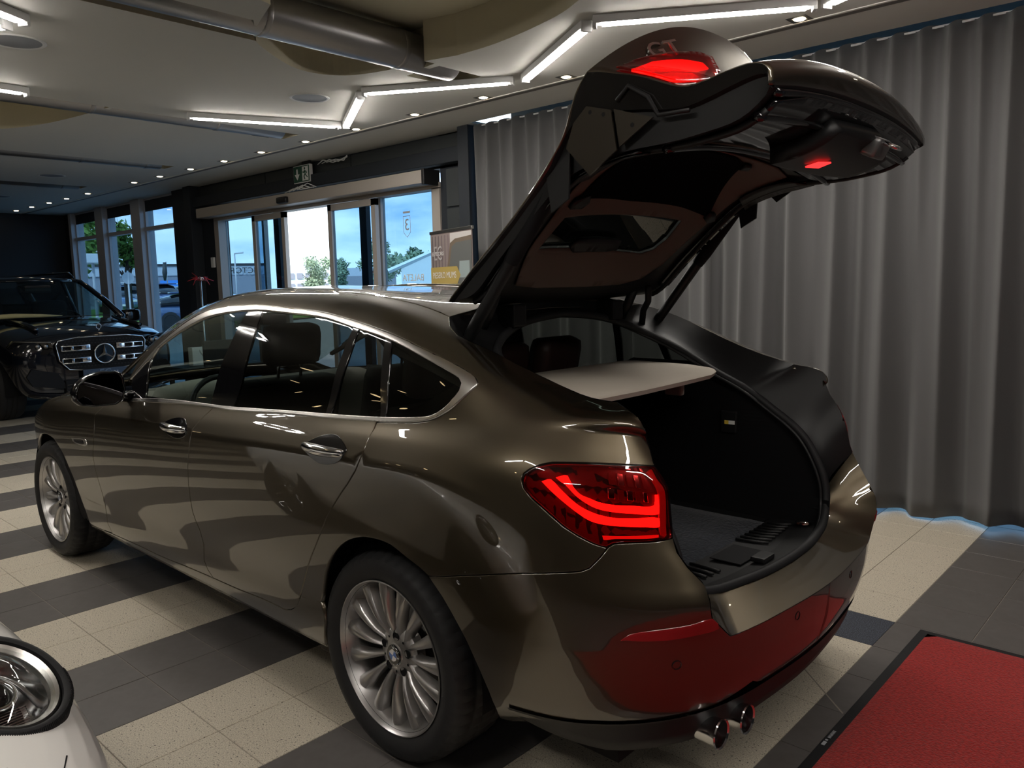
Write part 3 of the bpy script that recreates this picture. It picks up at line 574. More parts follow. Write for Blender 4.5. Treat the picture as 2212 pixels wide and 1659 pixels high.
for a,b in ((6.78,7.55),(4.98,5.86)):
    lf=MB(); lf.box((a,WY+.0,.02),(a+.07,WY+.05,2.48)); lf.box((b-.07,WY+.0,.02),(b,WY+.05,2.48)); lf.box((a,WY+.0,2.41),(b,WY+.05,2.48)); lf.box((a,WY+.0,.02),(b,WY+.05,.12))
    lo=rel(lf).build('sliding_leaf',M['frame_alu'],dt)
    rel(MB().box((a+.07,WY+.02,.12),(b-.07,WY+.03,2.41))).build('leaf_pane',M['glass_win'],lo)
    rel(MB().box((a+.28,WY-.10,0),(a+.40,WY-.04,2.5))).build('dark_mullion',M['black_plastic'],dt)
for x in (4.62,7.72):
    lg=MB(); y=WY-.085
    pl=[(x-.055,2.27),(x+.055,2.27),(x+.055,2.10),(x,2.05),(x-.055,2.10)]
    for i in range(5): lg.tube([(pl[i][0],y,pl[i][1]),(pl[(i+1)%5][0],y,pl[(i+1)%5][1])],.003,4)
    lg.box((x-.055,y-.002,2.30),(x+.055,y+.002,2.32)); l=rel(lg).build('door_decal',M['greyword'],dt)
    text_mesh('3',.17,.001,M['greyword'],'door_number',dt,M4=Matrix.Translation((x-OX.x,y-OX.y,2.175))@Matrix.Rotation(PI/2,4,'X'))
text_mesh('BALETA',.10,.001,M['white'],'door_lettering',dt,M4=Matrix.Translation((4.55-OX.x,-.087,1.62))@Matrix.Rotation(PI/2,4,'X'))
text_mesh('NOMA UN',.09,.001,M['white'],'door_lettering',dt,M4=Matrix.Translation((4.55-OX.x,-.087,1.50))@Matrix.Rotation(PI/2,4,'X'))
ws=MB().box((8.68,WY,1.86),(8.76,WY+.03,2.0),.006).build('wall_switch',M['white']); tag(ws,'small white door switch on the dark wall left of the sliding doors','switch')
# exit sign
ES=empty('exit_sign',(6.22,-2.94,2.86)); tag(ES,'green and white emergency exit sign with arrow and running figure hanging above the doors','sign')
MB().box((-.17,-.02,-.10),(.17,.02,.10),.004).build('casing',M['white'],ES)
M['sign_green']=mat('sign_green',(.008,.07,.04),.5)
MB().box((-.16,.0215,-.09),(.16,.024,.09)).build('face',M['sign_green'],ES)
ar=MB(); ar.prism([(.135,.0),(.085,-.065),(.035,.0),(.07,.0),(.07,.06),(.10,.06),(.10,.0)],.0245,.026,'y'); ar.build('arrow',M['white'],ES)
fg=MB(); fg.box((-.145,.0245,-.08),(-.02,.0255,.08)); fg.build('door_symbol',M['white'],ES)
rn=MB(); rn.lathe([(0,.0255),(.014,.0262),(.014,.0275),(0,.028)],(-.075,0,.055),'y',12)
for pts in ([(-.075,.027,.035),(-.085,.027,-.005)],[(-.085,.027,-.005),(-.06,.027,-.03),(-.075,.027,-.065)],[(-.085,.027,-.005),(-.105,.027,-.03),(-.13,.027,-.045)],[(-.075,.027,.03),(-.05,.027,.01),(-.035,.027,.02)],[(-.075,.027,.03),(-.105,.027,.02),(-.115,.027,-.002)]): rn.tube(pts,.0065,5)
rn.build('running_figure',M['sign_green'],ES)
MB().box((-.16,-.01,.10),(.0,.01,.14)).build('bracket',M['black_plastic'],ES)
cb=MB(); 
for k in range(3):
    cb.tube([(5.9-.1*k,-2.93+.01*k,2.93),(5.75-.12*k,-2.9,2.96-.01*k),(5.6-.1*k,-2.93,2.92),(5.35,-2.94,2.95+.01*k)],.006,5)
tag(cb.build('loose_cable',M['white'],smooth=True),'short tangle of white cable on the dark beam right of the exit sign','cable')
cb=MB(); 
for k in range(4): cb.tube([(6.5-.12*k,-2.86+.02*k,2.665),(6.35-.1*k,-2.88,2.70+.012*k),(6.15-.1*k,-2.86,2.675),(5.95,-2.9,2.68+.006*k)],.006,5)
tag(cb.build('loose_cable',M['white'],smooth=True),'coil of white cable lying on top of the sliding door cover','cable')
# ------------------------------------------------------------------ ceiling with recesses
def arc(c,r,a,b,n): return [(c[0]+r*math.cos(math.radians(a+(b-a)*i/n)),c[1]+r*math.sin(math.radians(a+(b-a)*i/n))) for i in range(n+1)]
def csp(P,n=6):
    P=[Vector(p) for p in P]; o=[]
    for i in range(len(P)-1):
        a,b,c_,d=P[max(i-1,0)],P[i],P[i+1],P[min(i+2,len(P)-1)]
        for k in range(n):
            t=k/n; o.append(tuple(.5*((2*b)+(c_-a)*t+(2*a-5*b+4*c_-d)*t*t+(3*b-a-3*c_+d)*t**3)))
    o.append(tuple(P[-1])); return o
recA=csp([(2.22,-.09),(2.46,-.20),(2.66,-.42),(2.84,-.70),(2.87,-.92),(2.76,-1.10),(2.52,-1.20),(2.38,-1.22)])+[(2.38,-1.36),(2.14,-1.34),(2.14,-1.25)]+csp([(1.90,-1.32),(1.56,-1.32),(1.15,-1.25),(.80,-1.13),(.3,-.8),(-.1,-.2),(-.1,.6),(.3,1.2),(.95,1.35),(1.5,1.1),(1.75,.6),(1.83,.25),(1.90,.02)])
recB=csp([(4.82,-.27),(5.0,-.245),(5.35,-.20),(5.87,-.09),(6.31,.12),(6.7,.6),(6.7,1.3),(6.2,1.8),(5.4,1.9),(4.9,1.6),(4.82,1.2)])
slots=[[(2.20,-1.25),(2.52,-1.78),(2.20,-1.78)]]
holes=[recA,recB,[(4.84,-.30),(4.84,-2.02),(5.12,-2.02),(5.12,-.30)],[(7.44,1.6),(7.44,-1.98),(7.70,-1.98),(7.70,1.6)],[(9.90,1.6),(9.90,-1.88),(10.14,-1.88),(10.14,1.6)],[(2.16,-1.40),(2.16,-1.80),(2.50,-1.80),(2.50,-1.40)],[(2.18,-.04),(2.18,1.6),(2.50,1.6),(2.50,-.24)]]
co=[(-8,-2.86),(14.4,-2.86),(14.4,10),(-8,10)]
V,F=cdt(co,holes,[(x,y) for x in np.arange(-7,14,1.0) for y in np.arange(-2.5,9.9,1.0)])
ok=[not any(inpoly(np.array([V[f].mean(0)]),h)[0] for h in holes) for f in F]
Vs=[(v[0],v[1],CZ) for v in V]; Fs=[tuple(f) for f,k in zip(F,ok) if k]
for h in holes:
    n=len(Vs); m_=len(h); Vs+=[(p[0],p[1],CZ) for p in h]+[(p[0],p[1],CZ+.26) for p in h]
    Fs+=[(n+i,n+(i+1)%m_,n+m_+(i+1)%m_,n+m_+i) for i in range(m_)]
nf=sum(len(h) for h in holes); ceil=mk('ceiling',Vs,Fs,[M['ceil'],M['slot_warm']]); tag(ceil,kind='structure')
for q in ceil.data.polygons[len(Fs)-nf:]: q.material_index=1
up=MB().box((-8,-3.6,CZ+.26),(14.6,10,CZ+.34)).build('recessed_ceiling',M['ceil_hi'],ceil)
MB().box((3.35,-3.3,CZ),(14.4,-2.86,CZ+.02)).build('ceiling_edge',M['ceil'],ceil)
tag(MB().box((-8,-2.335,CZ-.006),(14.4,-2.315,CZ+.002)).build('trim_8',mat('trim_white',(.75,.73,.68),.5)),kind='structure')
tag(MB().box((-8,-2.40,CZ-.0015),(14.4,-2.335,CZ+.001)).build('trim_9',mat('trim_shadow',(.16,.15,.14),.6)),kind='structure')  # dark strip painted as the shadow beside the seam trim
# lower curved ceiling flap, top left of the duct
fp=csp([(1.98,.9),(1.93,.45),(1.90,.12),(1.97,.02),(2.18,-.09)],6)
fl=MB(); n=len(fp)
poly=fp+[(2.36,.1),(2.5,.9)]
# ducts
M['duct']=mat('duct_galvanised',(.34,.33,.33),.34,.9,.5)
def duct(x,y0,y1,label,r=.125,z=CZ+.02,joints=(),vents=()):
    t=empty('ventilation_duct',(x,(y0+y1)/2,z)); tag(t,label,'duct'); yc=(y0+y1)/2
    n=56; V=[];F=[]; ys=[y0,y1]
    rr=[]
    for i in range(n): rr.append(r*(1+(.012 if i%2 else 0)))
    MBb=MB(); V=[(rr[i]*math.cos(2*PI*i/n),y-yc,rr[i]*math.sin(2*PI*i/n)) for y in ys for i in range(n)]
    MBb.add(V,[(i,(i+1)%n,n+(i+1)%n,n+i) for i in range(n)]+[tuple(range(n)),tuple(range(n,2*n))]); MBb.build('duct_pipe',M['duct'],t,True,40)
    for j in joints: MB().lathe([(r,-.02),(r+.006,-.012),(r+.002,0),(r+.006,.012),(r,.02)],(0,j-yc,0),'y',40).build('duct_joint',M['duct'],t,True)
    for a,b in vents:
        w=math.radians(-62); MB().add([(math.cos(w+s)*(r+.004),y-yc,math.sin(w+s)*(r+.004)) for y in (a,b) for s in (-.16,.16)],[(0,1,3,2)]).build('vent_slot',M['black_matte'],t)
    return t
duct(2.33,2.6,-1.66,'nearest ribbed metal ventilation duct set in the ceiling above the car roof',.125,CZ+.105,(-.17,-1.18),((-1.35,-1.62),))
duct(4.98,2.6,-1.90,'second ribbed metal ventilation duct in the ceiling, left of the lit tubes',.125,CZ+.095,(-.18,-1.25),((-1.62,-1.80),))
duct(7.57,2.6,-1.86,'third metal ventilation duct in the ceiling, between two round speakers',.115,CZ+.085,(-1.0,-1.7),((-1.4,-1.6),))
duct(10.02,2.6,-1.80,'farthest thin metal ventilation duct in the ceiling above the black car',.105,CZ+.075,(-1.6,),((-1.3,-1.5),))
# LED tubes
def led(a,b,label,grp=None,end=.05):
    a=Vector((*a,CZ-.045)); b=Vector((*b,CZ-.045)); d=(b-a).normalized(); n=Vector((-d.y,d.x,0)); L_=(b-a).length
    t=empty('led_tube_light',(a+b)/2,math.atan2(d.y,d.x)); tag(t,label,'ceiling light',grp)
    MB().box((-L_/2,-.033,.0),(L_/2,.033,.044),.004).build('housing',M['white'],t)
    pr=[(-.031,-.002),(-.027,-.006),(-.016,-.009),(0,-.010),(.016,-.009),(.027,-.006),(.031,-.002)]
    V=[(x,p[0],p[1]) for x in (-L_/2+end,L_/2-end) for p in pr]; k=len(pr)
    MB().add(V,[(i,i+1,k+i+1,k+i) for i in range(k-1)]+[tuple(range(k)),tuple(range(k,2*k))]).build('diffuser',M['led'],t,True,50)
    for s in (-1,1): MB().box((s*L_/2-.02 if s>0 else -L_/2-.002,-.030,-.018),(L_/2+.002 if s>0 else -L_/2+.02,.030,.03),.004).build('end_cap',M['white'],t)
led((4.60,-.80),(4.10,-1.97),'long lit ceiling tube left of the round speaker, running along the ceiling ducts')
led((4.06,-2.0),(3.06,-1.42),'short-looking lit ceiling tube slanting towards the camera beside the round speaker')
led((2.98,-1.38),(2.0,-1.97),'lit ceiling tube crossing the end of the nearest duct')
led((1.90,-1.98),(.90,-1.38),'bright lit ceiling tube slanting up to the left of the raised tailgate')
led((.84,-1.36),(-.16,-2.0),'lit ceiling tube leaving the top edge above the raised tailgate')
led((2.92,.87),(2.3,1.9),'lit ceiling tube in the top left corner of the picture')
led((3.03,.92),(4.1,1.5),'lit ceiling tube joining the corner tube in the top left')
led((4.58,.38),(4.5,1.5),'lit ceiling tube beside the second duct at the left edge')
led((-.2,-2.02),(-1.3,-1.5),'lit ceiling tube out past the tailgate near the curtain')
for k in range(6):
    w0=math.radians(60*k); w1=math.radians(60*(k+1)); c=(5.45,2.75); hr_=.26
    led((c[0]+hr_*math.cos(w0),c[1]+hr_*math.sin(w0)),(c[0]+hr_*math.cos(w1),c[1]+hr_*math.sin(w1)),'lit ceiling tube of the hexagon lamp left of the picture','hexagon lamp tubes')
for a,b in (((-1.4,3.4),(-.4,2.9)),((-.38,2.9),(.5,3.5)),((-3.5,1.5),(-2.5,.9)),((-2.5,.9),(-1.6,1.5)),((-3.6,1.6),(-4.5,1.0)),((-4,4.5),(-3,5.1))):
    led(a,b,'lit ceiling tube behind the camera','tubes behind the camera')
# round warm lamps on the left side of the hall (seen in the side glass)
for x,y in ((6.7,4.5),(9.9,6.4),(7.0,5.9),(2.56,3.76),(5.3,5.0),(11.7,5.3),(0,5.4)):
    t=empty('round_ceiling_lamp',(x,y,CZ)); tag(t,'warm round ceiling lamp on the left side of the hall','ceiling light','warm round lamps')
    MB().lathe([(0,-.012),(.075,-.012),(.085,-.012)],(0,0,0),'z',28).build('lamp_glass',M['warm_lamp'],t)
    MB().lathe([(.085,-.014),(.10,-.010),(.10,0)],(0,0,0),'z',28).build('lamp_ring',M['white'],t)
# downlights
dl=[.04,.90,1.75,2.59,3.42,4.26,5.1,5.93,6.72,7.52,8.34,9.1,10.69,11.52,12.27,13.08,13.86,-.8,-1.65]
names=['first','second','third','fourth','fifth','sixth','seventh','eighth','ninth','tenth','eleventh','twelfth','thirteenth','fourteenth','fifteenth','sixteenth','seventeenth','eighteenth']
M['black_well']=mat('lamp_well',(.05,.05,.05),.5)
for k,x in enumerate(dl):
    y=-2.26+max(0,x-5)*.017
    t=empty('downlight',(x,y,CZ)); tag(t,None,'ceiling light','recessed downlights along the ceiling seam')
    t['label']='small square recessed downlight, '+(names[k]+' from the right in the row along the curtain' if k<len(names)-1 and x>=0 else 'in the row, behind the raised tailgate')
    MB().add([(-.06,-.06,-.003),(.06,-.06,-.003),(.06,.06,-.003),(-.06,.06,-.003),(-.035,-.035,-.003),(.035,-.035,-.003),(.035,.035,-.003),(-.035,.035,-.003)],[(0,4,5,1),(1,5,6,2),(2,6,7,3),(3,7,4,0)]).build('bezel',M['black_well'],t)
    MB().lathe([(0,-.006),(.030,-.006),(.034,-.002)],(0,0,0),'z',20).build('lamp',M['down'],t)
for n,(x,y,w) in enumerate(((3.50,-1.26,'nearest round ceiling speaker left of the zigzag of lit tubes'),(3.45,.76,'round ceiling speaker at the left edge under the corner tubes'),(9.04,-1.17,'distant round ceiling speaker between the third and fourth ducts'),(11.74,-1.31,'farthest round ceiling speaker at the left edge'))):
    t=empty('ceiling_speaker',(x,y,CZ)); tag(t,w,'speaker')
    MB().lathe([(.125,-.001),(.145,-.008),(.155,-.001)],(0,0,0),'z',40).build('ring',M['white'],t,True)
    MB().lathe([(0,-.003),(.135,-.003)],(0,0,0),'z',40).build('grille',mat('speaker_grille',(.22,.23,.25),.6),t)
# ------------------------------------------------------------------ curtain
def curtain(x0,x1,name,label,seed,ztop=2.980):
    rnd=np.random.RandomState(seed); nx=int((x1-x0)/.0095); nz=26
    xs=np.linspace(x0,x1,nx); zs=np.concatenate([np.linspace(0,1,nz)])
    def sm(k,s): 
        kn=rnd.randn(int((x1-x0)/k)+4); return np.interp((xs-x0)/k,np.arange(len(kn)),kn)*s
    n1=sm(.35,.7); n2=sm(.5,.5); n3=sm(.24,1.0); n4=sm(.6,1.0)
    ph=2*PI*xs/.157
    V=[]
    for t in zs:
        a=.036*(1-.45*t)*(1+.3*n4*t); b=.062*t**.6
        y=-2.925+a*np.sin(ph+n1*t*1.6)+b*np.sin(ph*.5+n2*2.2+n3*.6*t)+.012*t*n4
        xx=xs+.010*np.cos(ph+n1*t)*(1-.3*t)
        z=(ztop+.014*np.cos(ph+.8))*(1-t)+(.028+.006*n3)*t
        V.append(np.stack([xx,y,z],1))
    V=np.concatenate(V); F=[(i*nx+j,i*nx+j+1,(i+1)*nx+j+1,(i+1)*nx+j) for i in range(nz-1) for j in range(nx-1)]
    m_=M['curtain']; o=mk(name,V,F,m_,None,True); o.modifiers.new('t','SOLIDIFY').thickness=.003
    tag(o,label,'curtain'); return o
M['curtain']=mat('curtain_grey_cloth',(.105,.104,.105),.8,0,.25,sheen=.3,bump=(420,.15,.001))
curtain(.93,3.385,'curtain','grey floor-length curtain half left of the dark slit, hanging beside the wall panels',3)
curtain(-6.5,.965,'curtain','grey floor-length curtain half right of the dark slit, hanging behind the open boot',5)
rl=MB().box((-6.5,-2.955,2.972),(3.39,-2.945,2.984)).build('curtain_rail',M['white']); tag(rl,'thin white curtain rail along the ceiling','rail')
# ------------------------------------------------------------------ the hatchback
CAR=empty('car',(0,0,0)); tag(CAR,'bronze grey hatchback with its tailgate raised, parked in the middle of the showroom','car')
P=M['paint']; D_=DATA
def both(fn):
    for s in (1,-1): fn(s)
def pn(name,key,mt,holes=(),**k):
    segs=D_[key]
    for s in (1,-1): panel(name,segs,mt,CAR,holes=[D_[h] for h in holes],side=s,**k)
# paint panels
# (loops given as single closed curves use closed_loop)
pn('front_door','front_door',P); pn('rear_door','rear_door',P); pn('side_frame','side_frame',P); pn('fender','fender',P); pn('sill','sill',P)
panel('rear_bumper',D_['bumper'],P,CAR,both=True,center=True)
# black sheet added behind the shut lines to block light
u=lambda i:float(TU[i])
shell=[[(u(6)-.25,.4),(u(8),.4),(u(10)-.15,.4)],[(u(10)-.15,5.5),(u(11),7.2),(u(12)+.05,7.2),(u(12)+.3,5)],[(u(13)+.1,1.0),(u(15),1.2),(u(17),2.0)],[(u(17),7.0),(u(15),8.2),(u(13),8.4),(u(8),8.4),(u(6),8.4),(u(5),7)],[(u(5),6.2),(u(6)-.25,5)]]
pn2=[panel('light_block_shell',shell,M['black_matte'],CAR,off=.022,depth=.002,side=s) for s in (1,-1)]
# hood, windscreen, roof, front end (mostly hidden)
panel('hood',[uvline((u(3)+.02,9.45),(u(6)-.28,9.75),8),uvline((u(6)-.28,9.75),(u(6)-.25,15),8),uvline((u(6)-.25,15),(u(2),15),8),uvline((u(2),15),(u(2),11),6)],P,CAR,both=True,center=True)
panel('windscreen',[uvline((u(6)-.18,12.6),(u(6)+.1,13),3),uvline((u(6)+.1,13),(u(8)-.04,13),12),uvline((u(8)-.04,13),(u(8)+.02,15),6),uvline((u(8)+.02,15),(u(6)-.18,15),12)],M['glass_car'],CAR,both=True,center=True,off=.004,depth=.004)
panel('cowl',[uvline((u(6)-.28,9.9),(u(6)-.16,10.2),3),uvline((u(6)-.16,12.6),(u(6)-.18,15),4),uvline((u(6)-.24,15),(u(6)-.26,10),4)],M['black_plastic'],CAR,both=True,center=True,off=.006,depth=.004)
rb=[(u(10)+.18,15),(u(10)+.16,14.3)]
panel('roof',[uvline((u(8)-.02,13),(u(11)-.0,13),16),[(u(11)-.0,13),(u(11)-.005,13.7),(u(11)-.03,14.4),(u(11)-.045,15)],uvline((u(11)-.045,15),(u(10)+.14,15),4),[(u(10)+.14,15),(u(10)+.13,14.55),(u(10)+.06,14.22),(u(10)-.04,14.12)],uvline((u(10)-.04,14.12),(u(8)+.10,14.12),10),uvline((u(8)+.10,14.12),(u(8)+.04,15),5),uvline((u(8)+.04,15),(u(8)+.0,15),2)],P,CAR,both=True,center=True)
panel('glass_roof',[[(u(10)+.14,15),(u(10)+.13,14.55),(u(10)+.06,14.22),(u(10)-.04,14.12)],uvline((u(10)-.04,14.12),(u(8)+.10,14.12),10),uvline((u(8)+.10,14.12),(u(8)+.04,15),5),uvline((u(8)+.04,15),(u(10)+.14,15),14)],M['black_gloss'],CAR,both=True,center=True,off=.012)
panel('front_bumper',[uvline((u(0),.6),(u(3)+.0,.9),6),uvline((u(3)+.0,.9),(u(3)+.0,5.6),6),uvline((u(3)+.0,5.6),(u(0),6.4),6),uvline((u(0),6.4),(u(0),.6),5)],P,CAR,both=True,center=True)
pnl=panel('headlamp',[uvline((u(2)-.05,6.6),(u(3)+.0,5.9),4),uvline((u(3)+.0,5.9),(u(3)+.0,9.2),4),uvline((u(3)+.0,9.2),(u(2)-.05,9.2),4),uvline((u(2)-.05,9.2),(u(2)-.05,6.6),3)],M['black_gloss'],CAR,both=True)
panel('front_grille',[uvline((u(0),6.5),(u(2)-.09,6.7),4),uvline((u(2)-.09,6.7),(u(2)-.09,9.2),4),uvline((u(2)-.09,9.2),(u(0),9.2),4),uvline((u(0),9.2),(u(0),6.5),3)],M['black_plastic'],CAR,both=True,center=True)
# window surround and glass
for s in (1,-1):
    tr=panel('window_trim',D_['trim'],M['satin'],CAR,off=-.0035,depth=.012,gap=.0,r=.003,grid=.012,step=.02,side=s,closed_loop=True)
    for k in ('g_p1','g_p2','g_p3','g_p4'):
        panel('side_window',D_[k],M['glass_car'] if k=='g_p1' else M['glass_dark'],CAR,off=.006,depth=.003,gap=0,side=s,closed_loop=True,step=.015)
    for k in ('g_bp','g_d1','g_d2','g_sail'):
        panel('window_pillar',D_[k],M['black_gloss'],CAR,off=.002 if k!='g_bp' else .004,depth=.01,gap=0,side=s,closed_loop=True,grid=.02,step=.015)
# crisp chrome joints of the belt strip
# door handles
def handle(key,s,length):
    base=panel('handle_recess',D_[key],M['black_gloss'],CAR,off=-.0035,depth=.006,gap=0,side=s,closed_loop=True,grid=.012,step=.01)
    Q=np.array([S(a,b)[0] for a,b in D_[key][0]]); c=Q.mean(0); x0,x1=Q[:,0].min()+.012,Q[:,0].max()-.004; zc=c[2]-.0
    V=[];F=[];n=14;k=10
    for i in range(n+1):
        t=i/n; x=x1+(x0-x1)*t; bow=math.sin(PI*min(max(t,0),1))**.6; hh=(.011+.008*bow)*(1 if t>.1 else .5+5*t); th_=.006+.010*bow
        y=c[1]+.004+.020*bow; z=zc+.002-.030*(t-.5)*0+(.010-.020*t)*0
        for j in range(k):
            w=2*PI*j/k; V.append((x,s*(y+th_*math.cos(w)),z+hh*math.sin(w)))
    F=[(i*k+j,i*k+(j+1)%k,(i+1)*k+(j+1)%k,(i+1)*k+j) for i in range(n) for j in range(k)]+[tuple(range(k)),tuple(n*k+j for j in range(k))]
    MB().add(V,F).build('door_handle',M['chrome'],CAR,True)
for s in (1,-1): handle('handle_r',s,.2); handle('handle_f',s,.2)
for s in (1,-1):
    mk0=panel('side_repeater',D_['marker'],M['chrome'],CAR,off=-.004,depth=.006,gap=0,side=s,closed_loop=True,grid=.02,step=.01)
    Q=np.array(D_['marker'][0]); q=(Q-Q.mean(0))*.66+Q.mean(0)
    panel('repeater_lens',[[tuple(a) for a in q]],M['black_gloss'],mk0,off=-.0055,depth=.002,gap=0,side=s,closed_loop=True,grid=.02,step=.01)
# tail lamps
M['edge_red']=mat('edge_reflector_red',(.30,.01,.01),.3,.2,coat=1,emit=(1,.02,.02),es=.06)
for s in (1,-1):
    tl=panel('tail_lamp',D_['tail_lamp'],M['lens_red'],CAR,off=-.002,depth=.003,gap=.002,side=s,closed_loop=True,grid=.018,step=.012)
    panel('lamp_housing',D_['tail_lamp'],M['lamp_house'],tl,off=.022,depth=.002,gap=.001,side=s,closed_loop=True,grid=.03,step=.015)
    panel('lamp_rim',D_['tail_lamp'],M['black_gloss'],tl,holes=[[[tuple((np.array(a)-np.array(D_['tail_lamp'][0]).mean(0))*.965+np.array(D_['tail_lamp'][0]).mean(0)) for a in D_['tail_lamp'][0]]]],off=-.001,depth=.02,gap=.001,r=.001,side=s,closed_loop=True,grid=.03,step=.015)
    for k in ('bar1','bar2'): panel('light_bar',D_[k],M['brake'],tl,off=.006,depth=.014,gap=0,side=s,closed_loop=True,grid=.016,step=.01)
    panel('light_bar',D_['bar3'],M['brake_soft'],tl,off=.008,depth=.01,gap=0,side=s,closed_loop=True,grid=.02,step=.01)
    panel('edge_reflector',D_['edge_refl'],M['edge_red'],tl,off=.006,depth=.01,gap=0,side=s,closed_loop=True,grid=.02,step=.01)
    L_=np.array(D_['lamp_led'][0]); c0=L_.mean(0)
    for i in range(3):
        for j in range(5):
            a=c0+np.array([(j-2)*.030+(.006*i),(i-1)*.33]); sq=[[tuple(a+np.array(d)) for d in ((-.011,-.12),(.011,-.12),(.011,.12),(-.011,.12))]]
            panel('reflector_cell',sq,M['lamp_house'] if (i+j)%2 else M['chrome'],tl,off=.014,depth=.006,gap=.001,side=s,closed_loop=True,grid=.05,step=.02)
    panel('bumper_reflector',D_['reflector'],M['lens_dark'],CAR,off=-.003,depth=.008,gap=.001,side=s,closed_loop=True,grid=.02,step=.012)
# parking sensors
for uu_,vv_ in D_['sensors'][0]:
    for s in (1,-1):
        p_=S(uu_,vv_)[0]; n_=N(uu_,vv_)[0]; p_=Vector((p_[0],s*p_[1],p_[2])); n_=Vector((n_[0],s*n_[1],n_[2])); t1=n_.orthogonal().normalized(); t2=n_.cross(t1)
        MB().tube([p_+(t1*math.cos(w)+t2*math.sin(w))*.0125+n_*.0005 for w in [2*PI*i/20 for i in range(20)]],.0012,5,closed=True).build('parking_sensor',M['black_gloss'],CAR)
# rear ledge between the bumper crease and the boot seal, plus black jamb around the opening
SEAL=[(0,0,1.405),(-.012,.20,1.388),(-.045,.36,1.350),(-.10,.465,1.30),(-.22,.52,1.235),(-.37,.54,1.150),(-.52,.542,1.080),(-.63,.538,1.01),(-.74,.532,.93),(-.80,.530,.84),(-.835,.527,.74),(-.842,.515,.68),(-.862,.45,.645),(-.895,.32,.636),(-.920,.16,.634),(-.928,0,.634)]
def cs3(P,n):
    P=np.array(P,float); d=np.linalg.norm(np.diff(P,axis=0),axis=1); t=np.concatenate([[0],np.cumsum(d)]); Mm=natspl(t,P); tt=np.linspace(0,t[-1],n)
    i=np.clip(np.searchsorted(t,tt,side='right')-1,0,len(P)-2); h=(t[i+1]-t[i])[:,None]; a=((t[i+1]-tt)[:,None])/h; b=1-a
    return a*P[i]+b*P[i+1]+((a**3-a)*Mm[i]+(b**3-b)*Mm[i+1])*h*h/6
NS=81
sealL=cs3(SEAL,NS)
# outer edge of the opening on the body surface
OUT=[tuple(p) for p in S(np.linspace(u(11)-.045,u(11),9),np.linspace(15,13,9))]
OUT+= [tuple(S(a,b)[0]) for a,b in D_['side_frame'][4]]
tlp=[S(a,b)[0] for a,b in D_['tail_lamp'][0][7:13]]
OUT+= [tuple(p) for p in tlp]+[tuple(S(a,b)[0]) for a,b in D_['bumper'][2]]+[tuple(p) for p in S(np.linspace(u(17)+.05,u(19),10),np.full(10,4.0))]
OUT=np.array(OUT); OUT[0,1]=0; OUT[-1,1]=0
d=np.linalg.norm(np.diff(OUT,axis=0),axis=1); keep=np.concatenate([[True],d>.006]); OUT=OUT[keep]
d=np.linalg.norm(np.diff(OUT,axis=0),axis=1); t=np.concatenate([[0],np.cumsum(d)])
def resamp(A,t,n,t0=0,t1=None): 
    tt=np.linspace(t0,t[-1] if t1 is None else t1,n); return np.stack([np.interp(tt,t,A[:,k]) for k in range(3)],1)
# match by corner landmarks: seal fraction -> out fraction
def landmark(A,tA,pt): return tA[int(np.argmin(((A-np.array(pt))**2).sum(1)))]
ds=np.linalg.norm(np.diff(sealL,axis=0),axis=1); ts=np.concatenate([[0],np.cumsum(ds)])
lm_s=[0]+[landmark(sealL,ts,p) for p in ((-.08,.43,1.32),(-.52,.542,1.08),(-.74,.532,.93),(-.835,.527,.74),(-.862,.45,.645))]+[ts[-1]]
lm_o=[0]+[landmark(OUT,t,p) for p in ((-.02,.60,1.40),(-.70,.60,1.19),(-.81,.61,1.06),(-.89,.63,.86),(-.99,.60,.66))]+[t[-1]]
mapt=np.interp(ts,lm_s,lm_o); outM=np.stack([np.interp(mapt,t,OUT[:,k]) for k in range(3)],1)
def strip(A,B,name,mt,i0=0,i1=None,dip=0,rows=4,smooth=True):
    i1=len(A) if i1 is None else i1; V=[];F=[];n=i1-i0
    for r in range(rows+1):
        w=r/rows; 
        for i in range(i0,i1):
            p=A[i]*(1-w)+B[i]*w; q=p.copy()
            if dip: q=q+np.array([.75,-.25 if p[1]>.05 else 0,-.55])*dip*math.sin(PI*w)
            V.append(q)
    F=[(r*n+i,r*n+i+1,(r+1)*n+i+1,(r+1)*n+i) for r in range(rows) for i in range(n-1)]
    V2=[(p[0],-p[1],p[2]) for p in V]; m=len(V); 
    return MB().add(V+V2,F+[tuple(j+m for j in f[::-1]) for f in F]).build(name,mt,CAR,smooth,50)
kc=int(np.argmin(np.abs(mapt-lm_o[4])))          # lower edge of the tail lamp
strip(outM,sealL,'boot_jamb',M['black_plastic'],0,kc+1,dip=.03)
strip(outM,sealL,'boot_sill_paint',P,kc,NS,dip=.006)
# rubber seal
sl=[tuple(p+np.array([0,0,.0])) for p in sealL]+[(p[0],-p[1],p[2]) for p in sealL[::-1][1:-1]]
MB().tube(sl,.015,8,closed=True).build('boot_seal',M['rubber'],CAR,True)
sl2=[(p[0]+.012,p[1]*.965,p[2]-.004) for p in sealL]; sl2=sl2+[(p[0],-p[1],p[2]) for p in sl2[::-1][1:-1]]
MB().tube(sl2,.007,6,closed=True).build('boot_seal',M['black_plastic'],CAR,True)
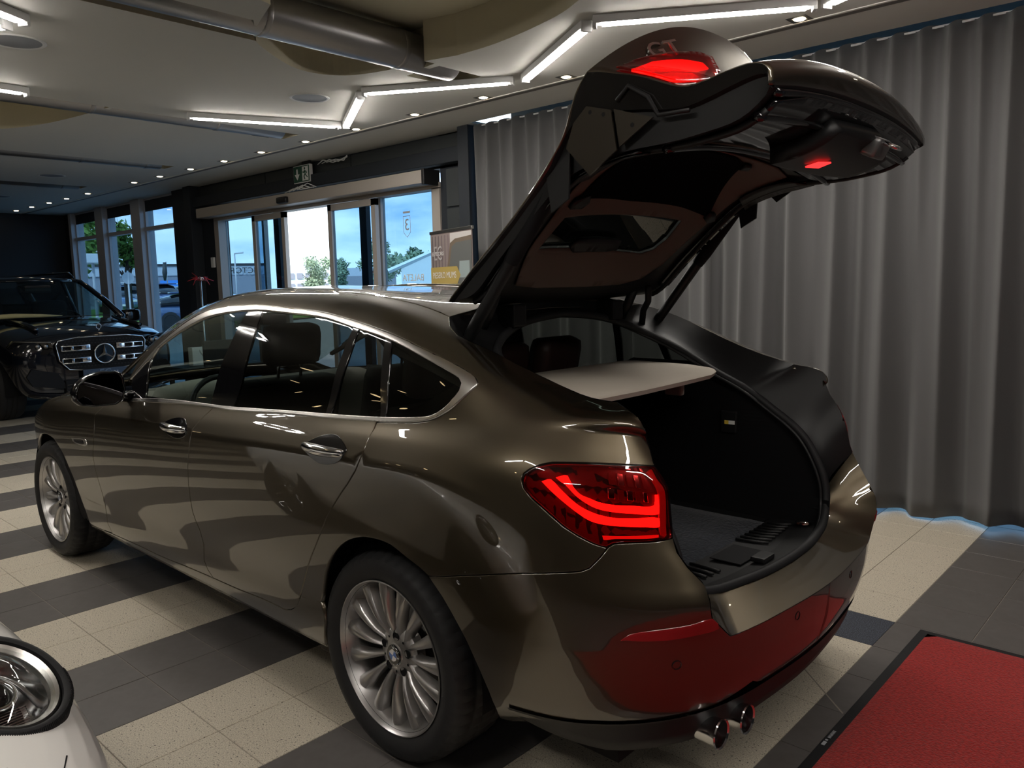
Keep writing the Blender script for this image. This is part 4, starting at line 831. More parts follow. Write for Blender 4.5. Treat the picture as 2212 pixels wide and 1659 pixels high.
# boot interior: tray following the seal inwards
inn=[]
for p in sealL:
    inn.append(p)
def boot():
    mb=MB(); 
    # side walls
    zf=.50
    for s in (1,-1):
        pts=[(p[0]+.01,s*(p[1]-.008),p[2]-.006) for p in sealL if p[2]<1.2 and p[1]>.50]
        n=len(pts); V=list(pts)+[(min(p[0]+.30,.42),s*.53,max(p[2]-.0,zf)) for p in pts]+[(.42,s*.54,max(min(p[2],1.0),zf)) for p in pts]
        mb.add(V,[(i,i+1,n+i+1,n+i) for i in range(n-1)]+[(n+i,n+i+1,2*n+i+1,2*n+i) for i in range(n-1)])
        mb.add([(-.86,s*.50,zf-.0),(.42,s*.54,zf),(.42,s*.54,.70),(-.86,s*.50,.70)],[(0,1,2,3)])
    mb.add([(.42,.56,zf),(.42,-.56,zf),(.50,-.56,1.05),(.50,.56,1.05)],[(0,1,2,3)])
    mb.build('boot_lining',M['carpet_black'],CAR)
    fl=MB(); fl.box((-.62,-.52,.575),(.45,.52,.585)); fl.build('boot_floor',M['carpet_black'],CAR)
    # scuff tray with ribs
    n=21; V=[]; 
    ys=np.linspace(-.50,.50,n)
    def lip(y): return -.925+.085*(abs(y)/.5)**2.2
    for y in ys: V.append((lip(y)+.012,y,.622))
    for y in ys: V.append((lip(y)+.030,y,.612))
    for y in ys: V.append((lip(y)+.11,y,.600))
    for y in ys: V.append((-.64,y,.592))
    F=[(r*n+i,r*n+i+1,(r+1)*n+i+1,(r+1)*n+i) for r in range(3) for i in range(n-1)]
    tray=MB().add(V,F).build('sill_plate',M['black_plastic'],CAR)
    for s in (1,-1):
        for k in range(8):
            y=s*(.16+.036*k); MB().tube([(-.660,y,.600),(-.72,y+s*.006,.602),(-.775+.03*(k/8),y+s*.016,.606)],.0055,6).build('tray_rib',M['black_plastic'],tray,True)
    MB().box((-.80,-.085,.604),(-.69,.085,.607)).build('latch_recess',M['black_matte'],tray)
    MB().box((-.86,-.04,.607),(-.81,.04,.625),.006).build('latch_striker_cover',M['black_plastic'],tray)
    for s in (1,-1): MB().lathe([(0,.012),(.016,.011),(.027,.004),(.030,0)],(-.79,s*.435,.618),'z',20).build('lashing_eye',M['chrome'],tray,True)
    tag(tray.children[-1])
boot()
# boot mat: its own thing, lies in the boot
bmv=[];n=26
bmk=MB(); 
xs=np.linspace(-.66,-.06,n); ys=np.linspace(-.43,.47,n+8)
rnd=np.random.RandomState(2)
V=[(x+.02*(abs(y)/.45)**2*(1 if x<-.5 else 0),y,.592+.014*min(1,12*min(x+.66,-.06-x,y+.43,.47-y))+.002*rnd.rand()) for x in xs for y in ys]
ny=len(ys); F=[(i*ny+j,i*ny+j+1,(i+1)*ny+j+1,(i+1)*ny+j) for i in range(n-1) for j in range(ny-1)]
o=mk('boot_mat',V,F,M['mat_blue'],None,True); tag(o,'dark blue-black carpet mat lying on the boot floor of the open car','mat')
# parcel shelf: a thing resting in the boot
V=[];F=[]
sh=[(-.50,.50),(-.505,.2),(-.49,-.1),(-.475,-.30),(-.44,-.40),(-.30,-.47),(-.02,-.50),(.02,-.47),(.04,0),(.04,.50),(.0,.52),(-.3,.53)]
sh2=[(p[0]*.955-.01,p[1]*.95) for p in sh]
k=len(sh); zt=1.185
V=[(x,y,zt-.034) for x,y in sh]+[(x*1.01-.003,y*1.01,zt-.018) for x,y in sh]+[(x,y,zt-.008) for x,y in sh]+[(x,y,zt) for x,y in sh2]
F=[(r*k+i,r*k+(i+1)%k,(r+1)*k+(i+1)%k,(r+1)*k+i) for r in range(3) for i in range(k)]+[tuple(range(k))[::-1],tuple(3*k+i for i in range(k))]
o=MB().add(V,F).build('parcel_shelf',M['shelf'],None,True,35); tag(o,'beige cloth parcel shelf spanning the open boot of the bronze car','shelf')
MB().box((-.30,-.42,1.06),(-.22,-.39,1.16),.01).build('shelf_bracket',M['shelf'],o)
# boot side details (right wall)
MB().box((-.475,-.535,.905),(-.405,-.522,.995),.006).build('side_compartment_catch',M['black_plastic'],CAR)
st=MB().box((-.468,-.521,.942),(-.424,-.5195,.957)).build('warning_sticker',M['white'],CAR); MB().box((-.442,-.5193,.942),(-.424,-.5188,.957)).build('sticker_field',M['yellow'],st)
# ---------------------------------------------------------------- valance, exhausts, underbody
vu=S(np.linspace(u(13)+.02,u(19),30),np.full(30,2.0)); 
V=[];F=[];n=len(vu)
for k_,(ins,z) in enumerate(((-.004,None),(.006,None),(.018,.305),(.035,.268),(.09,.250),(.42,.24))):
    for i,p in enumerate(vu):
        c=np.array([-.2,0]); dv=np.array(p[:2])-c; L_=np.linalg.norm(dv); q=np.array(p[:2])-dv/L_*ins
        fr_=i/(n-1); zz_=p[2]-.004 if k_==0 else (p[2]-.016 if k_==1 else z+(.06*(1-fr_/.25) if fr_<.25 else 0)); V.append((q[0],max(q[1],0),zz_))
F=[(r*n+i,r*n+i+1,(r+1)*n+i+1,(r+1)*n+i) for r in range(5) for i in range(n-1)]
V2=[(a,-b,c_) for a,b,c_ in V]; m_=len(V)
MB().add(V+V2,F+[tuple(j+m_ for j in f) for f in F]).build('rear_valance',M['black_plastic'],CAR,True,60)
for s in (1,):
    for y in (.53,.415):
        e=MB(); e.lathe([(.034,.16),(.038,.02),(.041,0),(.0425,-.004),(.041,-.008),(.037,-.004),(.036,.02),(.035,.15)],(-.965 if y>.45 else -.985,s*y,.293),'x',28)
        ex=e.build('exhaust_tip',M['chrome'],CAR,True,40)
        MB().lathe([(0,.06),(.0355,.06)],(-.965,s*y,.293),'x',24).build('exhaust_bore',M['black_matte'],ex)
ub=MB(); ub.box((-.75,-.70,.20),(3.6,.70,.28)); ub.box((-.28,-.60,.28),(3.3,.60,.45)); ub.build('underbody',M['black_matte'],CAR)
# wheel arch liners
for s in (1,-1):
    for xc in (0,3.07):
        MB().lathe([(.405,0),(.41,-.32),(.2,-.34)],(xc,s*.88,.345),'y',40,math.radians(-8),math.radians(188)).build('arch_liner',M['black_matte'],CAR) if s>0 else MB().lathe([(.405,0),(.41,.32),(.2,.34)],(xc,s*.88,.345),'y',40,math.radians(-8),math.radians(188)).build('arch_liner',M['black_matte'],CAR)
# ---------------------------------------------------------------- wheels
def build_wheel(parent,loc,s,mats=None,spokes=15,R=.345,rim=.2525,w=.245,name='wheel',detail=True,rot0=.1,tyre_only=False):
    """outer face at local y=0 (towards +y*s)"""
    t=empty(name,loc,parent=parent); A=M['silver'] if mats is None else mats
    Y=lambda v:-v*s if False else v*s
    tp=[(rim-.012,-.012),(rim+.004,.0),(rim+.014,.006),(rim+.030,.012),(R-.045,.014),(R-.022,.006),(R-.008,-.012),(R-.002,-.030),(R,-.055),(R-.006,-.062),(R-.006,-.070),(R,-.077),(R,-.108),(R-.007,-.113),(R-.007,-.122),(R,-.128),(R,-.165),(R-.006,-.172),(R-.006,-.180),(R,-.187),(R-.004,-w+.03),(R-.03,-w-.005),(rim+.02,-w-.01),(rim-.012,-w+.01)]
    n=150 if detail else 60; V=[];m=len(tp)
    for i in range(n):
        a=2*PI*i/n
        for j,(r,h) in enumerate(tp):
            if detail and i%3==0 and j in (6,7,8,11,12,15,16,19,20): r-=.006
            V.append((r*math.cos(a),Y(h),r*math.sin(a)))
    F=[(i*m+j,i*m+j+1,((i+1)%n)*m+j+1,((i+1)%n)*m+j) for i in range(n) for j in range(m-1)]
    MB().add(V,F).build('tyre',M['tyre'],t,True,35)
    # rim barrel
    MB().lathe([(rim-.010,Y(-.014)),(rim-.001,Y(-.004)),(rim,Y(.002)),(rim-.004,Y(.003)),(rim-.010,Y(-.008)),(rim-.016,Y(-.03)),(rim-.030,Y(-.06)),(rim-.034,Y(-.13)),(rim-.02,Y(-.21))],(0,0,0),'y',72).build('rim',A,t,True,50)
    # spokes
    sp=MB()
    for k in range(spokes):
        a=2*PI*k/spokes+rot0; ca,sa=math.cos(a),math.sin(a)
        rs=[.050,.075,.11,.15,.19,.225,rim-.008]; ws=[.0085,.0085,.0100,.0135,.018,.0215,.0235]; ys=[-.050,-.040,-.027,-.021,-.020,-.022,-.026]
        prof=[]
        for r,w_,y in zip(rs,ws,ys):
            hgt=.010; prof.append([(-w_*1.25,y-.034),(-w_,y-.006),(-w_*.55,y),(0,y+.0035),(w_*.55,y),(w_,y-.006),(w_*1.25,y-.034)])
        V=[];m=7
        for r,pp in zip(rs,prof):
            for x,y in pp: V.append((r*ca-x*sa,Y(y),r*sa+x*ca))
        F=[(i*m+j,i*m+j+1,(i+1)*m+j+1,(i+1)*m+j) for i in range(len(rs)-1) for j in range(m-1)]
        MB().add(V,F).build('spoke',A,t,True,45) if detail else sp.add(V,F)
    if not detail: sp.build('spokes',A,t,True,45)
    hub=MB(); hub.lathe([(0,Y(-.030)),(.036,Y(-.030)),(.038,Y(-.034)),(.052,Y(-.038)),(.078,Y(-.044)),(.088,Y(-.056)),(.085,Y(-.09))],(0,0,0),'y',40); hb_=hub.build('hub',A,t,True,40)
    for k in range(5):
        a=2*PI*k/5+.35; MB().lathe([(0,Y(-.0385)),(.0125,Y(-.0385)),(.0145,Y(-.036))],(.060*math.cos(a),0,.060*math.sin(a)),'y',14).build('bolt_hole',M['black_matte'],hb_)
        a+=PI/5; MB().lathe([(0,Y(-.038)),(.0045,Y(-.038))],(.060*math.cos(a),0,.060*math.sin(a)),'y',8).build('locating_hole',M['black_matte'],hb_) if detail else None
    # brake disc
    MB().lathe([(.06,Y(-.105)),(.165,Y(-.105)),(.165,Y(-.13)),(.06,Y(-.13))],(0,0,0),'y',40).build('brake_disc',M['disc'],t)
    MB().lathe([(0,Y(-.135)),(.235,Y(-.135))],(0,0,0),'y',40).build('brake_backplate',M['black_matte'],t)
    return t
M['badge_blue']=mat('badge_blue',(.03,.12,.40),.25,coat=1); M['badge_white']=mat('badge_white',(.8,.8,.8),.25,coat=1)
for s in (1,-1):
    for xc in (0,3.07):
        wt=build_wheel(CAR,(xc,s*.905,.345),s,rot0=.12 if xc==0 else .3)
        if s>0:
            cp=MB().lathe([(0,-.0245),(.030,-.0245),(.0335,-.028),(.0345,-.033)],(0,0,0),'y',32).build('centre_cap',M['black_gloss'],wt,True,40)
            for q in range(4):
                a0=q*PI/2+.35; MB().add([(0,-.0238,0)]+[(.0185*math.cos(a0+PI/2*i/8),-.0238,.0185*math.sin(a0+PI/2*i/8)) for i in range(9)],[tuple(range(10))]).build('cap_quadrant',M['badge_blue'] if q%2 else M['badge_white'],cp)
            MB().lathe([(.0185,-.0240),(.0198,-.0225),(.0205,-.0240)],(0,0,0),'y',32).build('cap_ring',M['chrome'],cp,True)
            for ch,an in (('B',.75*PI),('M',.5*PI),('W',.25*PI)):
                text_mesh(ch,.011,.0003,M['badge_white'],'cap_letter',cp,M4=Matrix.Rotation(-(an-PI/2+.9),4,'Y')@Matrix.Translation((0,-.0238,.0255))@Matrix.Rotation(PI/2,4,'X')@Matrix.Rotation(PI,4,'Y'))
# ---------------------------------------------------------------- mirrors
def mirror(s):
    # housing loft seen from behind: centre near the front door corner
    cx,cy,cz=1.89,1.015,1.078
    V=[];F=[];k=16
    outl=[(.095,.052),(.10,.0),(.085,-.05),(.05,-.068),(-.04,-.066),(-.10,-.055),(-.122,-.03),(-.125,.005),(-.105,.045),(-.06,.075),(0,.088),(.06,.085),(.085,.075)]
    k=len(outl)
    for (dx,sc) in ((-.012,.90),(-.016,.97),(-.010,1.02),(.02,1.03),(.06,.94),(.10,.72),(.125,.36)):
        for a,b in outl: V.append((cx+dx+a*.18*0+(.05*(-a/.12) if 0 else 0)+.12*max(0,a)*0,s*(cy-a*sc),cz+b*sc))
    F=[(r*k+i,r*k+(i+1)%k,(r+1)*k+(i+1)%k,(r+1)*k+i) for r in range(6) for i in range(k)]+[tuple(6*k+i for i in range(k))]
    h=MB().add(V,F).build('side_mirror',M['black_gloss'],CAR,True)
    g=[(cx-.0145,s*(cy-a*.89),cz+b*.88) for a,b in outl]
    MB().add(g,[tuple(range(k))]).build('mirror_glass',mat('mirror_glass',(.10,.10,.11),.01,1),h)  # glass colour darkened to stand for a dark reflection
    MB().tube([(cx+.03,s*(cy-.06),cz-.03),(cx+.05,s*.91,cz-.045),(cx+.08,s*.86,cz-.05)],[.026,.022,.03],10).build('mirror_foot',M['black_gloss'],h,True)
mirror(1); mirror(-1)
# ---------------------------------------------------------------- cabin
def rbox(a,b,name,mt,parent,bev=.04,rot=None,loc=None):
    o=MB().box(a,b,bev).build(name,mt,parent,True); 
    if rot: o.rotation_euler=rot
    if loc: o.location=loc
    return o
def seat(x,y,mt1,w=.27):
    t=empty('seat',(x,y,.35),parent=CAR)
    b=rbox((-.25,-w,.05),(.27,w,.22),'seat_cushion',mt1,t,.06)
    bk=rbox((-.07,-w,0),(.07,w,.62),'seat_back',mt1,t,.06,rot=(0,math.radians(-14),0),loc=(-.22,0,.16))
    hr=rbox((-.06,-.14,0),(.05,.14,.20),'headrest',mt1,t,.05,rot=(0,math.radians(-8),0),loc=(-.385,0,.82))
    pl=MB(); pl.tube([(-.36,-.06,.72),(-.385,-.06,.86)],.008,6); pl.tube([(-.36,.06,.72),(-.385,.06,.86)],.008,6); pl.build('headrest_post',M['chrome'],t)
seat(1.72,.37,M['seat_fabric']); seat(1.72,-.37,M['seat_fabric'])
rs=empty('rear_seat',(.78,0,.40),parent=CAR)
rbox((-.25,-.62,.0),(.28,.62,.18),'seat_cushion',M['seat_fabric'],rs,.06)
rbox((-.08,-.62,0),(.08,.62,.58),'seat_back',M['seat_fabric'],rs,.06,rot=(0,math.radians(-22),0),loc=(-.22,0,.12))
for y in (-.36,.0,.36): rbox((-.055,-.14,0),(.055,.14,.19),'headrest',M['leather'],rs,.05,rot=(0,math.radians(-12),0),loc=(-.43,y,.70))
dsh=MB(); V=[];ys=np.linspace(-.72,.72,13)
prof=[(2.62,.98),(2.45,1.0),(2.28,1.01),(2.16,.99),(2.12,.93),(2.14,.84),(2.10,.74),(2.2,.60),(2.5,.45)]
for y in ys:
    for x,z in prof: V.append((x-.03*(abs(y)/.7)**2*0,y,z+(.035*math.exp(-((y-.37)/.2)**2) if 2.1<x<2.4 and z>.9 else 0)))
k=len(prof); F=[(i*k+j,i*k+j+1,(i+1)*k+j+1,(i+1)*k+j) for i in range(12) for j in range(k-1)]
MB().add(V,F).build('dashboard',M['dash'],CAR,True)
sw=MB(); c=Vector((1.98,.37,.90)); pts=[]
for i in range(28):
    a=2*PI*i/28; pts.append((c.x+.075*math.sin(a),c.y+.185*math.cos(a),c.z+.17*math.sin(a)))
sw.tube(pts,.015,8,closed=True); swo=sw.build('steering_wheel',M['black_plastic'],CAR,True)
hb2=MB(); hb2.box((1.96,.30,.85),(2.02,.44,.95),.02); hb2.box((1.965,.19,.89),(1.995,.55,.91)); hb2.tube([(2.0,.37,.9),(2.25,.37,.82)],.03,8); hb2.build('wheel_boss',M['black_plastic'],swo)
for s in (1,-1):
    dc=MB(); xs_=[2.3,1.9,1.5,1.0,.5,.15]; V=[(x,s*.80,1.02+.03*(2.3-x)*.6) for x in xs_]+[(x,s*.76,.98+.03*(2.3-x)*.6) for x in xs_]+[(x,s*.78,.45) for x in xs_]
    k=len(xs_); dc.add(V,[(r*k+i,r*k+i+1,(r+1)*k+i+1,(r+1)*k+i) for r in range(2) for i in range(k-1)]); dc.build('door_lining',M['seat_fabric'],CAR)
# headliner and floor
us=np.linspace(u(8)+.05,u(11)-.03,10); vs=np.linspace(12.3,15,6)
A_=[S(a,b)[0]+np.array([0,0,-.045]) for a in us for b in vs]; k=6
F=[(i*k+j,i*k+j+1,(i+1)*k+j+1,(i+1)*k+j) for i in range(9) for j in range(5)]
B_=[(p[0],-p[1],p[2]) for p in A_]; n=len(A_)
MB().add(A_+B_,F+[tuple(q+n for q in f) for f in F]).build('headliner',M['beige_trim'],CAR,True)
# inner D-pillar trims
us=np.linspace(u(11)-.1,u(13)+.1,10)
for s in (1,-1):
    A_=[]
    for a in us:
        for b in (10.6,11.3,12.2,13.0):
            p=S(a,b)[0]; nn=N(a,b)[0]; q=p-nn*(.06); A_.append((q[0]+.03,s*q[1],q[2]))
    MB().add(A_,[(i*4+j,i*4+j+1,(i+1)*4+j+1,(i+1)*4+j) for i in range(9) for j in range(3)]).build('pillar_trim',M['beige_trim'],CAR,True)
MB().box((-.3,-.78,.30),(2.7,.78,.34)).build('cabin_floor',M['black_matte'],CAR)
MB().box((2.0,-.03,1.33),(2.05,.22*0+.12,1.40),.015).build('interior_mirror',M['black_plastic'],CAR)
# ---------------------------------------------------------------- tailgate, built closed, then raised about its hinge
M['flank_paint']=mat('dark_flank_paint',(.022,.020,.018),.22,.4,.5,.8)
PHI=math.radians(62); HX,HZ=.04,1.44
def tgmesh(kind,ss,ys,name,mt,parent,off=(0,0,0),pw=2.3,flip=False):
    V=[];n=len(ys)
    for s_ in ss:
        p=TG(kind,np.full(n,s_),ys,pw); p=p-np.array([HX,0,HZ])+np.array(off); V+=list(p)
    F=[(i*n+j,i*n+j+1,(i+1)*n+j+1,(i+1)*n+j) for i in range(len(ss)-1) for j in range(n-1)]
    return mk(name,V,F,mt,parent,True)
ysf=np.linspace(-.6,.6,49)
# outer skin: slope with the window opening, spoiler, rear face as one mesh
ss=np.linspace(0,1,29); rr=np.linspace(0,1,41)
V=[];F=[]
def gp(kind,s_,ys): return list(TG(kind,np.full(len(ys),s_),ys)-np.array([HX,0,HZ]))
n=len(ysf)
for s_ in ss: V+=gp('top',s_,ysf)
def glass_here(i,j): s0=(ss[i]+ss[i+1])/2; y=(ysf[j]+ysf[j+1])/2; return .10<s0<.66 and abs(y)<.50
for i in range(len(ss)-1):
    for j in range(n-1):
        if not glass_here(i,j): F.append((i*n+j,i*n+j+1,(i+1)*n+j+1,(i+1)*n+j))
b=len(V)
for s_ in rr: V+=gp('rear',s_,ysf)
F+=[(b+i*n+j,b+i*n+j+1,b+(i+1)*n+j+1,b+(i+1)*n+j) for i in range(len(rr)-1) for j in range(n-1)]
tgo=mk('tailgate',V,F,P,CAR,True); tgo.location=(HX,0,HZ); tgo.rotation_euler=(0,PHI,0)
bm=bmesh.new(); bm.from_mesh(tgo.data); bmesh.ops.remove_doubles(bm,verts=bm.verts,dist=.0008); bmesh.ops.recalc_face_normals(bm,faces=bm.faces); bm.to_mesh(tgo.data); bm.free(); tgo.data.set_sharp_from_angle(angle=math.radians(50))
tag(tgo,'raised bronze grey tailgate with black inner frame')
md=tgo.modifiers.new('t','SOLIDIFY'); md.thickness=.004; md.offset=0
# side closing walls (outer skin -> inner skin)
def sect(kind,s_,y): return TG(kind,[s_],[y])[0]-np.array([HX,0,HZ])
for s in (1,-1):
    oc=[sect('top',t_,s*.6) for t_ in np.linspace(0,1,20)]+[sect('rear',t_,s*.6) for t_ in np.linspace(0,1,24)]
    ic=[sect('inn',t_,s*.575) for t_ in np.linspace(0,1,44)]
    ws_=[.12+.34*math.sin(PI*min(1,max(0,(q-8)/33)))**.7 if q>8 else .12 for q in range(len(oc))]
    mid=[o_*(1-w_)+i_*w_ for o_,i_,w_ in zip(oc,ic,ws_)]; mid2=[m_+np.array([.004,-s*.014,-.004]) for m_ in mid]
    k=len(oc); MB().add(oc+mid,[(i,i+1,k+i+1,k+i) for i in range(k-1)]).build('tailgate_flank',M['flank_paint'],tgo,True,40)
    MB().add(mid+mid2+ic,[(r*k+i,r*k+i+1,(r+1)*k+i+1,(r+1)*k+i) for r in range(2) for i in range(k-1)]).build('tailgate_edge',M['black_plastic'],tgo,True,30)
# covers on the side walls of the tailgate
def sideplate(poly,y,name,mt,s,th=.006):
    mb=MB(); mb.prism([(a-HX,b-HZ) for a,b in poly],s*y,s*(y+th),'y'); return mb.build(name,mt,tgo)
M['cover_taupe']=mat('cover_plate_bronze',(.045,.038,.028),.35,.6,.5,.5)
for s in (1,-1):
    cpl=sideplate([(-.745,1.150),(-.763,1.069),(-.678,1.003),(-.586,1.056),(-.62,1.165),(-.690,1.172)],.592,'cover_plate',M['cover_taupe'],s)
    sideplate([(-.768,1.060),(-.790,.935),(-.688,.998)],.592,'cover_plate',M['cover_taupe'],s)
    for a_,b_ in ((-.735,1.13),(-.745,1.085),(-.752,.985)): MB().lathe([(0,0),(.006,0)],(a_-HX,s*.5985+s*.0005,b_-HZ),'y',12).build('screw_hole',M['black_matte'],cpl)
    ml=MB(); ml.tube([(-.79-HX,s*.598,1.06-HZ),(-.835-HX,s*.602,1.04-HZ),(-.83-HX,s*.602,.97-HZ),(-.80-HX,s*.600,.92-HZ),(-.84-HX,s*.602,.84-HZ)],.006,6); ml.build('moulded_rib',M['black_plastic'],tgo,True)
    MB().prism([(-.62-HX,1.155-HZ),(-.50-HX,1.10-HZ),(-.44-HX,1.14-HZ),(-.52-HX,1.20-HZ)],s*.585,s*.592,'y').build('strut_bracket',M['black_plastic'],tgo)
# inner frame
ysi=np.linspace(-.575,.575,47); si=np.linspace(0,1,61)
def frame_here(s_,y): 
    if .165<s_<.30 and abs(y)<.40: return False       # window
    return True
V=[];F=[];n=len(ysi)
for s_ in si: V+=gp('inn',s_,ysi)
for i in range(len(si)-1):
    for j in range(n-1):
        if frame_here((si[i]+si[i+1])/2,(ysi[j]+ysi[j+1])/2): F.append((i*n+j,i*n+j+1,(i+1)*n+j+1,(i+1)*n+j))
inf=mk('inner_frame',V,F,M['black_plastic'],tgo,True)
bmf=[gp('inn',0,ysi),gp('top',0,ysi)]
MB().add(bmf[0]+bmf[1],[(j,j+1,n+j+1,n+j) for j in range(n-1)]).build('tailgate_edge',M['black_plastic'],tgo)
bmf=[gp('inn',1,ysi),gp('rear',1,ysi)]
# trim pieces: offset inwards a little in front of the frame (towards the cabin)
def tgpoly(poly,name,mt,off,parent=tgo,pw=2.3,ds=.016,dy=.03,hole=None,thick=.004):
    """poly in (s,y) on the inner skin"""
    O=[(a,b*.5) for a,b in poly]; 
    Od=[]
    for i in range(len(O)):
        a=Vector(O[i]); b_=Vector(O[(i+1)%len(O)]); m_=max(1,int((b_-a).length/.02))
        for q in range(m_): Od.append(tuple(a.lerp(b_,q/m_)))
    Hd=[]
    if hole:
        h=[(a,b*.5) for a,b in hole]; hh=[]
        for i in range(len(h)):
            a=Vector(h[i]); b_=Vector(h[(i+1)%len(h)]); m_=max(1,int((b_-a).length/.02))
            for q in range(m_): hh.append(tuple(a.lerp(b_,q/m_)))
        Hd=[hh]
    lo=np.min(Od,0);hi=np.max(Od,0); gx,gy=np.meshgrid(np.arange(lo[0],hi[0],ds)+.003,np.arange(lo[1],hi[1],dy*.5)+.003); Q=np.stack([gx.ravel(),gy.ravel()],1); k=inpoly(Q,Od)
    for h in Hd: k&=~inpoly(Q,h)
    V,F=cdt(Od,Hd,[tuple(q) for q in Q[k]])
    e=.004; s_=np.clip(V[:,0],0,1); y_=V[:,1]*2
    p=TG('inn',s_,y_,pw); ps=TG('inn',np.clip(s_+e,0,1),y_,pw)-TG('inn',np.clip(s_-e,0,1),y_,pw); py=TG('inn',s_,y_+e,pw)-TG('inn',s_,y_-e,pw)
    nn=np.cross(ps,py); nn/=np.linalg.norm(nn,axis=1,keepdims=True); nn=np.where((nn[:,2:3]>0),-nn,nn)
    p=p+nn*off-np.array([HX,0,HZ]); o=mk(name,p,[tuple(f) for f in F],mt,parent,True); md=o.modifiers.new('t','SOLIDIFY'); md.thickness=thick; md.offset=0; return o
gl=[(.195,.40),(.275,.385),(.278,.15),(.282,-.10),(.286,-.315),(.235,-.325),(.203,-.30),(.190,-.24),(.193,-.06),(.198,.15),(.20,.40)]
tgpoly([(.112,.39),(.104,.25),(.104,-.05),(.108,-.25),(.125,-.36),(.17,-.425),(.33,-.475),(.50,-.50),(.60,-.46),(.612,-.35),(.595,-.14),(.59,.1),(.60,.44),(.50,.475),(.33,.465),(.20,.45)],'tailgate_trim',M['taupe_trim'],.006,hole=gl)
tgpoly(gl,'rear_window',M['glass_dark'],-.006,thick=.002)
tgpoly([(.330,.40),(.597,.395),(.594,.12),(.585,-.10),(.562,-.20),(.535,-.245),(.318,-.43),(.322,-.23),(.318,.10)],'stowage_net',mat('black_net_cloth',(.003,.003,.004),.95,0,.05),.013)
tgpoly([(.193,.20),(.205,.235),(.222,.215),(.226,.10),(.222,-.04),(.20,-.055),(.195,0)],'high_brake_light',M['black_plastic'],.012,thick=.014)
tgpoly([(.31,.43),(.335,.43),(.345,.37),(.32,.34),(.305,.36)],'net_clip',M['black_plastic'],.018,thick=.012)
tgpoly([(.312,-.41),(.335,-.40),(.34,-.44),(.32,-.47),(.305,-.44)],'net_clip',M['black_plastic'],.018,thick=.012)
tgpoly([(.53,-.24),(.57,-.20),(.575,-.235),(.545,-.27)],'net_clip',M['black_plastic'],.018,thick=.012)
# window in the outer slope
V=[];ssg=ss[2:20]; 
yg=ysf[4:-4]
V=[];n=len(yg)
for s_ in np.linspace(.10,.66,14): V+=gp('top',s_,yg)
mk('rear_window',[p+np.array([.0,0,-.006]) for p in V],[(i*n+j,i*n+j+1,(i+1)*n+j+1,(i+1)*n+j) for i in range(13) for j in range(n-1)],M['glass_dark'],tgo,True)
# inner lamps of the tailgate
def rearpoly(poly,name,mt,off,parent=tgo,thick=.003,kind='rear'):
    O=[(a,b*.5) for a,b in poly]; Od=[]
    for i in range(len(O)):
        a=Vector(O[i]); b_=Vector(O[(i+1)%len(O)]); m_=max(1,int((b_-a).length/.015))
        for q in range(m_): Od.append(tuple(a.lerp(b_,q/m_)))
    lo=np.min(Od,0);hi=np.max(Od,0); gx,gy=np.meshgrid(np.arange(lo[0],hi[0],.016)+.003,np.arange(lo[1],hi[1],.016)+.003); Q=np.stack([gx.ravel(),gy.ravel()],1); k=inpoly(Q,Od)
    V,F=cdt(Od,[],[tuple(q) for q in Q[k]]); s_=np.clip(V[:,0],0,1); y_=V[:,1]*2; e=.004
    p=TG(kind,s_,y_); ps=TG(kind,np.clip(s_+e,0,1),y_)-TG(kind,np.clip(s_-e,0,1),y_); py=TG(kind,s_,y_+e)-TG(kind,s_,y_-e)
    nn=np.cross(ps,py); nn/=np.linalg.norm(nn,axis=1,keepdims=True); nn=np.where(nn[:,0:1]>0,-nn,nn); p=p+nn*off-np.array([HX,0,HZ])
    o=mk(name,p,[tuple(f) for f in F],mt,parent,True); md=o.modifiers.new('t','SOLIDIFY'); md.thickness=thick; md.offset=0; return o
for s in (1,-1):
    lp=[(.19,.585),(.165,.50),(.155,.35),(.15,.20),(.16,.13),(.22,.115),(.30,.20),(.37,.36),(.43,.50),(.46,.595),(.33,.598)]
    rearpoly([(a,s*b) for a,b in lp],'tailgate_lamp',M['lamp_house'],.002)
    rearpoly([(a,s*b) for a,b in lp],'tailgate_lens',M['lens_red'],.012)
    rearpoly([(a,s*b) for a,b in [(.19,.44),(.185,.30),(.19,.19),(.215,.17),(.25,.26),(.27,.40),(.29,.55),(.23,.55)]],'light_bar',M['brake'],.005)
    rearpoly([(a,s*b) for a,b in [(.29,.42),(.275,.30),(.30,.29),(.345,.40),(.40,.53),(.35,.55)]],'light_bar',M['brake'],.005)
# badge letters G and T
bt=text_mesh('GT',.072,.003,M['chrome'],'badge',tgo,sx=1.5,space=1.15,offs=.0006,M4=Matrix.Identity(4))
bp=TG('rear',[.125],[.405])[0]; bq=TG('rear',[.125],[.305])[0]; br=TG('rear',[.19],[.36])[0]; bc_=TG('rear',[.135],[.36])[0]
ex_=Vector(bq-bp).normalized(); up_=Vector(bc_-br).normalized(); nz_=ex_.cross(up_).normalized(); up_=nz_.cross(ex_)
mm=Matrix((ex_,up_,nz_)).transposed().to_4x4(); mm.translation=Vector(bc_)-Vector((HX,0,HZ))+nz_*.006
bt.data.transform(mm)
